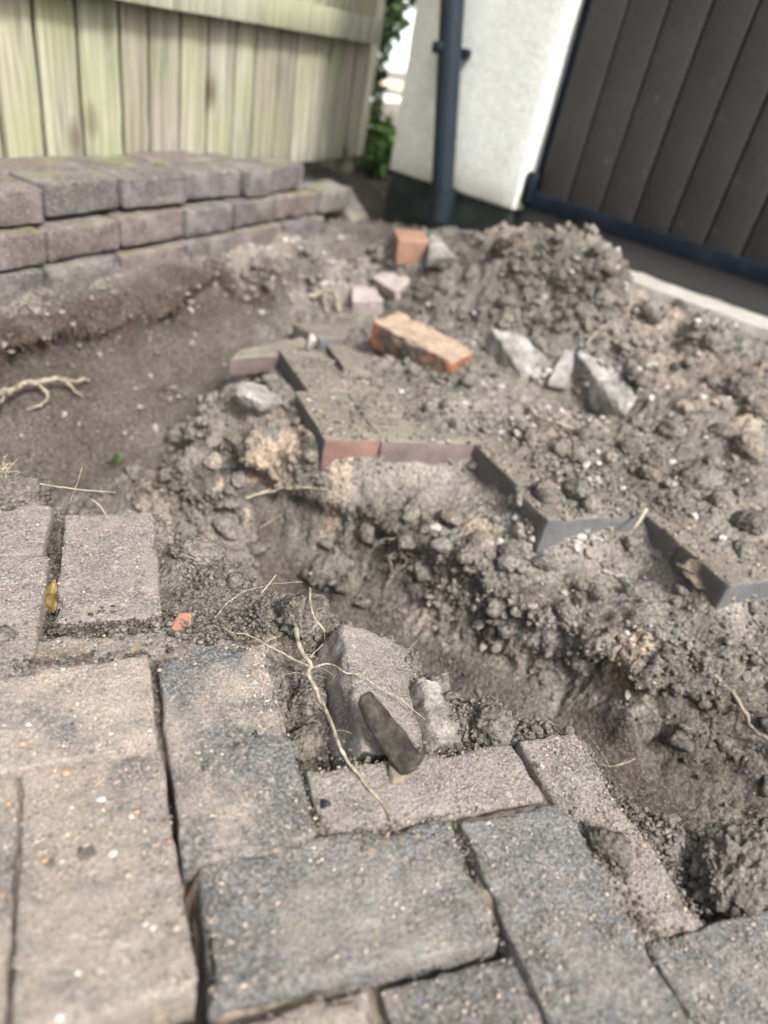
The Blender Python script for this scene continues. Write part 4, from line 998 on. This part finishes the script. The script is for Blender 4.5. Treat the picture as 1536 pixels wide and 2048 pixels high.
for px, py, z, r in ((600, 1380, -.04, .025), (615, 1470, -.04, .022), (560, 1250, -.02, .03), (460, 1200, -.02, .035), (390, 1150, -.022, .03), (960, 1450, -.03, .03), (1320, 1690, -.035, .03), (520, 1190, -.015, .03)):
    q = W(px, py, z); lipw = lipw + 1.6 * area * np.exp(-((P[:, 0] - q[0]) ** 2 + (P[:, 1] - q[1]) ** 2) / r ** 2)
scatter('lip_crumbs', 12000, lambda r, n: .0012 + .003 * r.random(n) ** 2.2, 1, lipw, 'dark crumbs of soil along the near lip of the trench', M_soil, .35, tl=(.05, .6), seed=13)
# pale rubble spread at the back of the trench and on the heap
rb = np.zeros(len(P))
for px, py, z, r, w in ((560, 570, .02, .14, 1), (500, 600, -.03, .12, .7), (640, 540, .05, .12, .8), (520, 480, .12, .1, .5), (1100, 830, .02, .14, .35), (1250, 880, .03, .2, .3), (850, 800, .0, .12, .35), (1200, 650, .12, .3, .3), (1150, 1100, -.07, .15, .3), (1050, 1200, -.1, .15, .25), (250, 850, -.18, .2, .2), (150, 600, .02, .2, .2)):
    q = W(px, py, z); rb += w * np.exp(-((P[:, 0] - q[0]) ** 2 + (P[:, 1] - q[1]) ** 2) / r ** 2)
M_rubble, nt, b = mat('mixed_rubble'); v = coords(nt)
c = mix(nt, 1.0, ramp(nt, attr(nt, 'tint'), [(.2, (.14, .12, .105)), (.45, (.22, .195, .17)), (.6, (.33, .30, .265)), (.8, (.46, .43, .39))]), ramp(nt, noise(nt, v, 150, 4, .7), [(.3, .6), (.7, 1.2)]), 'MULTIPLY')
nt.links.new(c, b.inputs['Base Color']); bump(nt, b, noise(nt, v, 200, 5, .7), .8, .002)
scatter('rubble', 1500, lambda r, n: .003 + .007 * r.random(n) ** 2.5, 2, area * inview * rb, 'small grey and tan rubble mixed into the dug soil', M_rubble, .25, tl=(.0, 1.4), seed=14, cat='rubble', sharp=True)
# crumbs packed in and along the joints of the near paving
def joint_crumbs():
    r_ = np.random.default_rng(55); Vs = []; Ts = []; tn = []; k0 = 0; V0, T0 = ico(1)
    for (a, b_, w, n, s0, s1, t0) in (((112, 1256, -.018), (335, 1240, -.018), .009, 420, .0010, .0042, .2), ((20, 1330, -.012), (285, 1306, -.012), .005, 160, .0008, .0026, .25), ((330, 1250, -.018), (520, 1262, -.014), .014, 380, .0010, .0045, .3),
            ((300, 1310, -.008), (314, 1480, -.006), .004, 150, .0008, .002, .35), ((40, 1535, -.008), (310, 1494, -.006), .004, 130, .0008, .0026, .45), ((640, 1690, -.006), (905, 1652, -.010), .005, 150, .0008, .002, .5), ((920, 1660, -.012), (1000, 1890, -.012), .004, 110, .0008, .0022, .35),
            ((1135, 1625, -.014), (1330, 1900, -.014), .008, 260, .0008, .003, .5), ((100, 1030, -.03), (95, 1280, -.03), .006, 260, .001, .004, .1), ((1170, 1500, -.022), (1400, 1850, -.022), .007, 380, .0008, .0036, .3), ((605, 1540, -.02), (640, 1650, -.016), .006, 160, .0008, .003, .4), ((640, 1535, -.02), (1000, 1500, -.02), .008, 300, .001, .004, .3), ((600, 1965, -.015), (990, 1900, -.015), .005, 90, .001, .002, .4)):
        A_, B_ = W(*a), W(*b_)
        for _ in range(n):
            q = A_ + (B_ - A_) * r_.random() + np.r_[r_.normal(0, w, 2), r_.uniform(-.003, .002)]
            s_ = s0 + (s1 - s0) * r_.random() ** 3
            Vs.append(V0 * (1 + .3 * r_.uniform(-1, 1, (len(V0), 1))) * s_ * np.array([1, .85, .75]) + q); Ts.append(T0 + k0); k0 += len(V0)
            tn.append(np.full(len(V0), np.clip(t0 + r_.normal(0, .14), 0, 1)))
    o = link('joint_crumbs', mesh('joint_crumbs', np.vstack(Vs), np.vstack(Ts), True, {'tint': np.concatenate(tn)}), None, M_soil)
    tag(o, 'dark soil crumbs packed along the joints of the near pavers', 'soil', None, 'stuff')
joint_crumbs()
def paver_crumbs():
    r_ = np.random.default_rng(56); Vs = []; Ts = []; tn = []; k0 = 0; V0, T0 = ico(1); bpy.context.view_layer.update()
    for o in far_paving.children:
        lx, ly = o.dimensions.x, o.dimensions.y; Mx = np.array(o.matrix_basis)
        for _ in range(int(240 * lx * ly / .02)):
            q = (Mx @ np.array([r_.uniform(-.47, .47) * lx, r_.uniform(-.47, .47) * ly, .0305, 1]))[:3]; s_ = .0012 + .006 * r_.random() ** 4
            Vs.append(V0 * (1 + .3 * r_.uniform(-1, 1, (len(V0), 1))) * s_ * np.array([1, .85, .7]) + q); Ts.append(T0 + k0); k0 += len(V0); tn.append(np.full(len(V0), np.clip(.5 + r_.normal(0, .2), 0, 1)))
    o = link('paver_crumbs', mesh('paver_crumbs', np.vstack(Vs), np.vstack(Ts), True, {'tint': np.concatenate(tn)}), None, M_soil)
    tag(o, 'soil crumbs strewn over the tops of the far pavers', 'soil', None, 'stuff')
paver_crumbs()
# grit on the near pavers
gr_ = np.random.default_rng(31); gv = []; gt = []
bpy.context.view_layer.update()
pts = []
for o in paving.children:
    lx, ly = o.dimensions.x, o.dimensions.y
    dusty = o.active_material in (M_pav_dust, M_pav_soil)
    n = int((3000 if dusty else 1900) * lx * ly / .02)
    Mx = np.array(o.matrix_basis)
    q = np.c_[gr_.uniform(-lx / 2, lx / 2, n) * .96, gr_.uniform(-ly / 2, ly / 2, n) * .96, np.full(n, .0292), np.ones(n)]
    cl_ = fbm(q[:, :3] + o.location[0] * 9, 40, 2) + gr_.uniform(-.5, .5, n)
    q = q[cl_ > -.12]; pts.append(((Mx @ q.T).T[:, :3], np.full(len(q), .5 if dusty else .62)))
pp = np.vstack([a for a, b in pts]); pt = np.concatenate([b for a, b in pts]); n = len(pp)
V0, T0 = ico(1); s = .0004 + .0013 * gr_.random(n) ** 3 + .0012 * (gr_.random(n) > .985) * gr_.random(n)
B = V0[None] * (1 + .35 * gr_.uniform(-1, 1, (n, len(V0), 1))) * s[:, None, None] * np.array([1, .9, .7]) + pp[:, None, :]
TT = (T0[None] + (np.arange(n) * len(V0))[:, None, None]).reshape(-1, 3)
# coloured pebbles washed over the sanded pavers
pr = np.random.default_rng(64); Vs = []; Ts = []; tn = []; k0 = 0; V2, T2 = ico(2)
for o in paving.children:
    if o.active_material is not M_pav_sand: continue
    lx, ly = o.dimensions.x, o.dimensions.y; Mx = np.array(o.matrix_basis)
    for _ in range(int(70 * lx * ly / .02)):
        q = (Mx @ np.array([pr.uniform(-.47, .47) * lx, pr.uniform(-.47, .47) * ly, .0295, 1]))[:3]; sz = .0009 + .0026 * pr.random() ** 2.5
        Vs.append(V2 * (1 + .2 * pr.uniform(-1, 1, (len(V2), 1))) * sz * np.array([1, pr.uniform(.6, 1), .6]) + q); Ts.append(T2 + k0); k0 += len(V2); tn.append(np.full(len(V2), pr.random()))
M_pp, nt, b = mat('mixed_pebble'); c = ramp(nt, attr(nt, 'tint'), [(0.0, (.10, .085, .08)), (.3, (.2, .17, .155)), (.5, (.30, .25, .2)), (.68, (.34, .19, .11)), (.74, (.42, .38, .33)), (1.0, (.45, .43, .40))]); nt.links.new(c, b.inputs['Base Color'])
o = link('paver_pebbles', mesh('paver_pebbles', np.vstack(Vs), np.vstack(Ts), True, {'tint': np.concatenate(tn)}), None, M_pp); tag(o, 'tiny coloured pebbles washed over the sandy near pavers', 'pebbles', None, 'stuff')
M_grit, nt, b = mat('grit'); c = ramp(nt, attr(nt, 'tint'), [(0.0, (.05, .042, .036)), (.35, (.13, .11, .095)), (.65, (.28, .24, .2)), (.85, (.44, .36, .28)), (1.0, (.62, .58, .52))]); nt.links.new(c, b.inputs['Base Color'])
tt = np.repeat(np.clip(pt * .45 + gr_.random(n) ** 1.3 * .6, 0, 1), len(V0))
o = link('grit', mesh('grit', B.reshape(-1, 3), TT, False, {'tint': tt}), None, M_grit); tag(o, 'fine grit and sand grains lying on the near pavers', 'grit', None, 'stuff')

# ------------------------------------------------------------------ roots
def pix(path): return [W(*q) for q in path]
def root(name, path, r0, r1, label, m=None, seed=0, hairs=0, branches=(), wig=.0012, group=None, cat='root'):
    pts_ = np.array(path); c = pts_[0]
    V, Fq = tube(pts_ - c, r0, r1, 7, .003, wig, seed)
    o = put(name, (V, Fq), m or M_root, c); tag(o, label, cat, group)
    rr = np.random.default_rng(seed + 5)
    for k, (bp, a, bb) in enumerate(branches):
        V, Fq = tube(np.array(bp) - c, a, bb, 6, .003, wig, seed + k + 1); put('branch', (V, Fq), m or M_root, (0, 0, 0), parent=o)
    for k in range(hairs):
        t = rr.uniform(.1, .95) * (len(pts_) - 1); i = int(t); q = pts_[i] + (pts_[min(i + 1, len(pts_) - 1)] - pts_[i]) * (t - i)
        d = rr.normal(size=3) * np.array([1, 1, .35]); d /= np.linalg.norm(d); l = rr.uniform(.006, .018)
        e = rr.normal(size=3) * l * .35
        V, Fq = tube([q - c, q - c + d * l * .5 + e * .5, q - c + d * l + e * [1, 1, .3]], .00038, .00015, 4, .003, .001, k)
        put('root_hair', (V, Fq), m or M_root, (0, 0, 0), parent=o)
    return o
root('root', pix([(592, 1258, .004), (598, 1288, .003), (610, 1314, .002), (622, 1332, .002), (617, 1348, .002), (628, 1374, .002), (648, 1415, .003), (664, 1452, .004), (678, 1490, .003), (692, 1518, -.004), (714, 1548, -.009), (744, 1584, -.010), (768, 1612, -.010), (786, 1642, -.009)]), .0025, .0011,
     'pale branching root running down over the gap beside the charcoal paver', seed=1, hairs=13, branches=[
     (pix([(622, 1334, .002), (575, 1312, .001), (532, 1290, .003), (497, 1270, .004), (460, 1262, .0), (430, 1252, -.012), (400, 1244, -.018)]), .0011, .0005),
     (pix([(624, 1335, .002), (660, 1328, .004), (690, 1346, .003), (722, 1352, .0), (762, 1378, -.008), (800, 1398, -.02), (850, 1440, -.03)]), .0010, .0004),
     (pix([(528, 1288, .003), (545, 1278, .006), (563, 1270, .008)]), .0006, .0003),
     (pix([(622, 1316, .002), (632, 1302, .006), (645, 1288, .008)]), .0006, .0003),
     (pix([(617, 1350, .002), (590, 1345, -.004), (555, 1352, -.012)]), .0006, .0003),
     (pix([(640, 1395, .003), (650, 1410, .001), (646, 1425, -.004)]), .0005, .0003),
     (pix([(630, 1372, .002), (640, 1386, .004), (652, 1390, .004)]), .0008, .0004)])
root('root', pix([(619, 1176, .024), (620, 1200, .026), (624, 1222, .026), (630, 1240, .025), (642, 1252, .022), (650, 1262, .018)]), .0014, .0009, 'short pale rootlet lying down the face of the dark clod', seed=2, hairs=4)
root('root', pix([(430, 1236, -.010), (455, 1205, -.004), (490, 1183, .002), (525, 1172, .008), (560, 1166, .012), (605, 1164, .016)]), .0006, .0003, 'hair thin root arching over the soil left of the dark clod', seed=3, wig=.002)
root('straw', pix([(523, 1186, .004), (538, 1168, .012), (552, 1150, .018)]), .0008, .0005, 'short dry straw sticking up left of the dark clod', M_straw, 4, cat='straw', wig=0)
root('root', [S(1388, 1328, .004), S(1430, 1360, .004), S(1462, 1390, .004), S(1482, 1425, .005), S(1500, 1462, .005), S(1530, 1482, .004), S(1560, 1490, .004)], .0032, .0026, 'thick grey root crossing the far trench side at the right edge', M_rootd, 5, hairs=10, branches=[([S(1388, 1328, .004), S(1360, 1350, .004), S(1335, 1372, .002)], .0012, .0005)], wig=.003)
root('root', [S(-30, 820, .02), S(30, 800, .02), S(75, 782, .02), S(130, 776, .018), S(180, 772, .012)], .0065, .0035, 'thick pale root along the left bank of the trench', M_rootm, 6, branches=[([S(75, 784, .018), S(95, 805, .014), S(80, 822, .01), S(50, 830, .008)], .0035, .0018), ([S(20, 805, .02), S(-5, 830, .015)], .004, .002), ([S(130, 778, .015), S(150, 790, .01), S(165, 800, .006)], .003, .0015)], wig=.006, hairs=0)
root('root', [S(490, 1002, .005), S(540, 990, .008), S(590, 984, .008), S(655, 985, .005)], .0025, .0014, 'thin pale root on the sandy trench side below the grey stone', M_root, 7, wig=.003)
root('root', [S(520, 1060, .004), S(545, 1045, .006), S(570, 1030, .004)], .0018, .001, 'stub of root low on the trench side under the sandy corner', M_rootd, 8)
for k, pa in enumerate(([(770, 1180), (785, 1150), (775, 1125), (800, 1100)], [(795, 1150), (812, 1130), (800, 1110)], [(740, 1110), (760, 1090), (790, 1085)])):
    root('root', [S(a, b_, .008) for a, b_ in pa], .0018, .001, 'thin grey root dangling from the overhang of the trench side', M_rootd, 20 + k, group='roots dangling from the trench side', wig=.004)
root('root', [S(1195, 1530, .003), S(1220, 1538, .005), S(1245, 1532, .006), S(1268, 1522, .005)], .0013, .0008, 'thin pale root on the trench floor beyond the edge paver corner', M_root, 9, branches=[([S(1215, 1535, .005), S(1190, 1500, .008), S(1165, 1470, .01)], .0006, .0003)])
root('root', [S(620, 612, .02), S(645, 604, .03), S(668, 610, .03), S(676, 632, .012)], .0055, .0045, 'looped pale root behind the broken paver fragments', M_rootm, 10, branches=[([S(645, 606, .028), S(652, 634, .01)], .005, .004)], wig=0)
root('straw', [S(1170, 695, .004), S(1185, 680, .012), S(1216, 660, .02)], .0022, .0014, 'pale straw lying on the heap above the concrete lumps', M_straw, 11, cat='straw', wig=0)
root('straw', [S(1365, 596, .0), S(1366, 580, .014) + np.array([0, 0, .02]), S(1366, 590, .0) + np.array([0, 0, .05])], .002, .001, 'pale straw standing up at the crest of the heap by the threshold', M_straw, 12, cat='straw', wig=0)
root('root', [S(1055, 822, .008), S(1075, 848, .012), S(1110, 858, .012), S(1150, 868, .008)], .0045, .0028, 'pale bone like root below the flat grey shard', M_root, 13, wig=.003)
root('root', [S(862, 752, .006), S(878, 772, .01), S(905, 778, .008)], .0016, .001, 'thin pale root in front of the orange brick', M_root, 14)
root('root', [W(1292, 1018, .012), W(1280, 1040, .006), W(1266, 1058, -.006)], .0035, .0015, 'pale yellow root tip between two far pavers', M_straw, 15, wig=.001)
root('root', [S(1228, 1158, .006), S(1245, 1160, .008), S(1254, 1176, .006)], .003, .0016, 'white curled fragment on the soil below the far pavers', M_pebble, 16, cat='fragment', wig=0)
root('straw', pix([(185, 1000, .0), (200, 1012, .0), (212, 1030, -.008)]), .0012, .0006, 'pale straw end poking up behind the dusty upper paver', M_straw, 17, cat='straw', wig=0)
root('straw', pix([(140, 1005, -.01), (155, 965, .02), (165, 935, .035)]), .0006, .0003, 'thin dry grass stalk behind the gap in the pavers', M_straw, 18, cat='straw', wig=.001)
root('straw', [W(80, 968, .01), W(150, 978, .012), W(230, 985, .0)], .0009, .0005, 'long dry grass stalk lying out over the trench at left', M_straw, 19, cat='straw', wig=.001)
# straw tuft at the left edge
tuft = empty('straw_tuft', Matrix.Translation(Vector(W(5, 945, .0)))); tag(tuft, 'frayed yellow straw tuft at the left edge above the trench', 'straw tuft')
rr = np.random.default_rng(77)
for k in range(26):
    d = rr.normal(size=3) * np.array([1, .7, .5]) + np.array([.2, 0, .5]); d /= np.linalg.norm(d); l = rr.uniform(.012, .026)
    V, Fq = tube([rr.normal(size=3) * .004, d * l * .5 + rr.normal(size=3) * .003, d * l], .0010, .0004, 4, .006); put('stalk', (V, Fq), M_straw, (0, 0, 0), parent=tuft)
# fine root hairs in the broken lip
hp = []
sel = rng.choice(len(P), 420, p=lipw / lipw.sum())
for i in sel:
    q = P[i] + np.array([0, 0, .002]); d = rng.normal(size=3) * [1, 1, .5]; d /= np.linalg.norm(d); l = rng.uniform(.006, .022)
    e = rng.normal(size=3) * l * .4
    hp.append(tube([q, q + d * l * .5 + e * .5, q + d * l + e * .6], .00028, .00014, 3, .006))
o = link('root_hairs', mesh('root_hairs', *joined(hp)), None, M_root); tag(o, 'fine pale root hairs in the crumbling soil of the near lip', 'root hairs', None, 'stuff')
# matted roots hanging over the edge of the bank
M_matroot = plain('matted_brown_root', (.10, .068, .055), .4, 90)
hp = []
for k in range(620):
    s_ = rng.uniform(-.75, .5); off = .112 + .018 * math.sin(s_ * 13 + 1) + rng.normal(0, .018); q = wallpt(s_, off)
    q = np.array([q[0], q[1], soil_at(q[0], q[1]) + .004]); l = rng.uniform(.015, .05)
    d = WNn * rng.uniform(.3, .9) + WU * rng.normal(0, .6) + np.array([0, 0, rng.uniform(-.5, .3)]); d = d / np.linalg.norm(d)
    e = q + d * l; e[2] = max(e[2] - l * .5, soil_at(e[0], e[1]) + .002)
    hp.append(tube([q, (q + e) / 2 + np.array([0, 0, .004]) + rng.normal(0, .004, 3), e], .0011, .0004, 4, .012))
o = link('matted_roots', mesh('matted_roots', *joined(hp)), None, M_matroot); tag(o, 'matted brown roots hanging over the bank below the stacked wall', 'roots', None, 'stuff')
# yellow leaf in the open joint
LV = []; LF = []
for i in range(13):
    for j in range(9):
        a, b_ = i / 12, j / 8 - .5; w = .0095 * math.sin(math.pi * min(1, a * .92 + .06)) ** .7
        LV.append((b_ * 2 * w, (a - .5) * .034, .006 * math.cos(b_ * 3.6) + .004 * math.sin(a * 7 + b_ * 3) + .0016 * math.sin(b_ * 19 + a * 11)))
for i in range(12):
    for j in range(8): k = i * 9 + j; LF.append((k, k + 1, k + 10, k + 9))
M_leaf, nt, b = mat('yellow_dead_leaf'); v = coords(nt); c = ramp(nt, noise(nt, v, 130, 5, .7), [(.35, (.07, .04, .014)), (.55, (.17, .115, .035)), (.75, (.26, .20, .075))]); nt.links.new(c, b.inputs['Base Color']); b.inputs['Roughness'].default_value = .5
o = put('dead_leaf', (np.array(LV), LF), M_leaf, W(104, 1196, -.026), (.5, .35, .25)); tag(o, 'curled yellow dead leaf caught in the open joint between two pavers', 'leaf')
# green sprigs
M_green = plain('small_green_leaf', (.06, .085, .04), .3, 60, .6, 0)
def sprig(p, n, size, label, seed, m=None):
    r_ = np.random.default_rng(seed); e = empty('weed', Matrix.Translation(Vector(p))); tag(e, label, 'weed')
    for k in range(n):
        d = r_.normal(size=3); d[2] = abs(d[2]); d /= np.linalg.norm(d); s_ = np.cross(d, [0, .1, 1]); s_ /= np.linalg.norm(s_); l = size * r_.uniform(.6, 1.2)
        u2 = np.array([0, 0, l * .12])
        V = np.array([[0, 0, 0], d * l * .5 + s_ * l * .22 + u2, d * l, d * l * .5 - s_ * l * .22 + u2, d * l * .5 - u2 * .3]); put('leaf', (V, np.array([[0, 1, 4], [1, 2, 4], [2, 3, 4], [3, 0, 4]])), m or M_green, (0, 0, 0), parent=e)
sprig(S(232, 930, .0), 9, .026, 'small green weed sprig on the trench floor', 1)

# ------------------------------------------------------------------ shrub at the fence end and what stands beyond
def leafm(name, a, b_): 
    m, nt, b = mat(name); c = ramp(nt, noise(nt, coords(nt), 9, 3), [(.35, a), (.65, b_)]); nt.links.new(c, b.inputs['Base Color']); b.inputs['Roughness'].default_value = .55; return m
M_ivy = leafm('dark_ivy_leaf', (.030, .055, .022), (.065, .10, .04)); M_ivyb = leafm('bright_shrub_leaf', (.06, .12, .03), (.13, .21, .06))
M_bark = plain('bark', (.07, .055, .04), .3, 40)
def shrub(name, label, boxes, n, size, m, seed, stems):
    r_ = np.random.default_rng(seed); e = empty(name, Matrix.Translation(Vector(boxes[0][0]))); c0 = np.array(boxes[0][0]); tag(e, label, 'shrub')
    VV = []; FF = []; k0 = 0
    for (c, h, w) in boxes:
        for _ in range(int(n * w)):
            q = r_.normal(size=3); q /= np.linalg.norm(q); q = np.array(c) - c0 + q * np.array(h) * r_.random() ** .4
            d = r_.normal(size=3); d /= np.linalg.norm(d); s_ = np.cross(d, r_.normal(size=3)); s_ /= np.linalg.norm(s_); nn = np.cross(d, s_); l = size * r_.uniform(.6, 1.2)
            VV += [q, q + d * l * .4 + s_ * l * .34, q + d * l, q + d * l * .4 - s_ * l * .34, q + d * l * .45 + nn * l * .1]; FF += [(k0, k0 + 1, k0 + 4), (k0 + 1, k0 + 2, k0 + 4), (k0 + 2, k0 + 3, k0 + 4), (k0 + 3, k0, k0 + 4)]; k0 += 5
    put('foliage', (np.array(VV), np.array(FF)), m, (0, 0, 0), parent=e)
    for st in stems:
        V, Fq = tube(np.array(st) - c0, .012, .006, 6, .05, .01, seed); put('stem', (V, Fq), M_bark, (0, 0, 0), parent=e)
g0 = WR(745, 345, 3.35)
shrub('ivy_shrub', 'dark green ivy hanging past the end of the board fence', [(WR(782, 25, 3.45), (.045, .10, .15), .8), (WR(762, 110, 3.4), (.03, .06, .2), .35), (WR(752, 220, 3.4), (.02, .05, .15), .25), (WR(800, -70, 3.5), (.2, .15, .16), 1)], 380, .042, M_ivy, 3, [[g0, WR(748, 200, 3.4), WR(760, 60, 3.4), WR(780, -40, 3.5)]])
shrub('low_shrub', 'bright green low shrub at the foot of the fence end', [(WR(752, 290, 3.1), (.09, .1, .10), 1), (WR(768, 320, 3.0), (.05, .05, .05), .5)], 260, .055, M_ivyb, 4, [[WR(752, 350, 3.1), WR(752, 300, 3.1)]])
# open ground and neighbouring walls seen through the gap
M_white = two_tone('white_render', (.84, .85, .86), (.88, .89, .90), 2, .3, .7, bumpd=.003); M_creamy = plain('cream_coping', (.62, .56, .42), .12, 8)
gd = ray(780, 200); gd = np.array([gd[0], gd[1], 0]); gd /= np.linalg.norm(gd); gs_ = np.array([-gd[1], gd[0], 0])
lz_ = level_z(*(CAM[:2] + gd[:2] * 6)); 
gd2 = np.array([-.62, .78, 0]); gs2 = np.array([-.78, -.62, 0])
low = empty('garden_wall', basis(np.array([*(CAM[:2] + gd[:2] * 6.0), lz_]), -gs2, gd2, UPG)); tag(low, 'low white wall with cream coping seen through the gap by the house', 'wall')
z165 = WR(790, 172, 6.0)[2] - lz_
boxm('wall_face', -2.5, 2.5, 0, .12, -.3, z165 - .03, M_white, low, step=.3, seed=361); boxm('coping', -2.5, 2.5, -.03, .15, z165 - .029, z165 + .03, M_creamy, low, step=.3, seed=362)
lz2 = level_z(*(CAM[:2] + gd[:2] * 11)); nb = empty('neighbouring_house', basis(np.array([*(CAM[:2] + gd[:2] * 11.0), lz2]), -gs2, gd2, UPG)); tag(nb, 'pale blue white house wall far behind the gap', 'house')
boxm('wall_face', -4, 4, 0, .3, -.3, 4.5, plain('pale_blue_render', (.80, .86, .87), .03, 3), nb, step=.5, seed=363); boxm('eaves', -4.2, 4.2, -.3, .5, 4.52, 4.75, M_creamy, nb, step=.5, seed=364)

# ------------------------------------------------------------------ finishing: turn frame F level
def finish():
    for o in ROOTS:
        o.matrix_basis = LEVEL @ o.matrix_basis
finish()
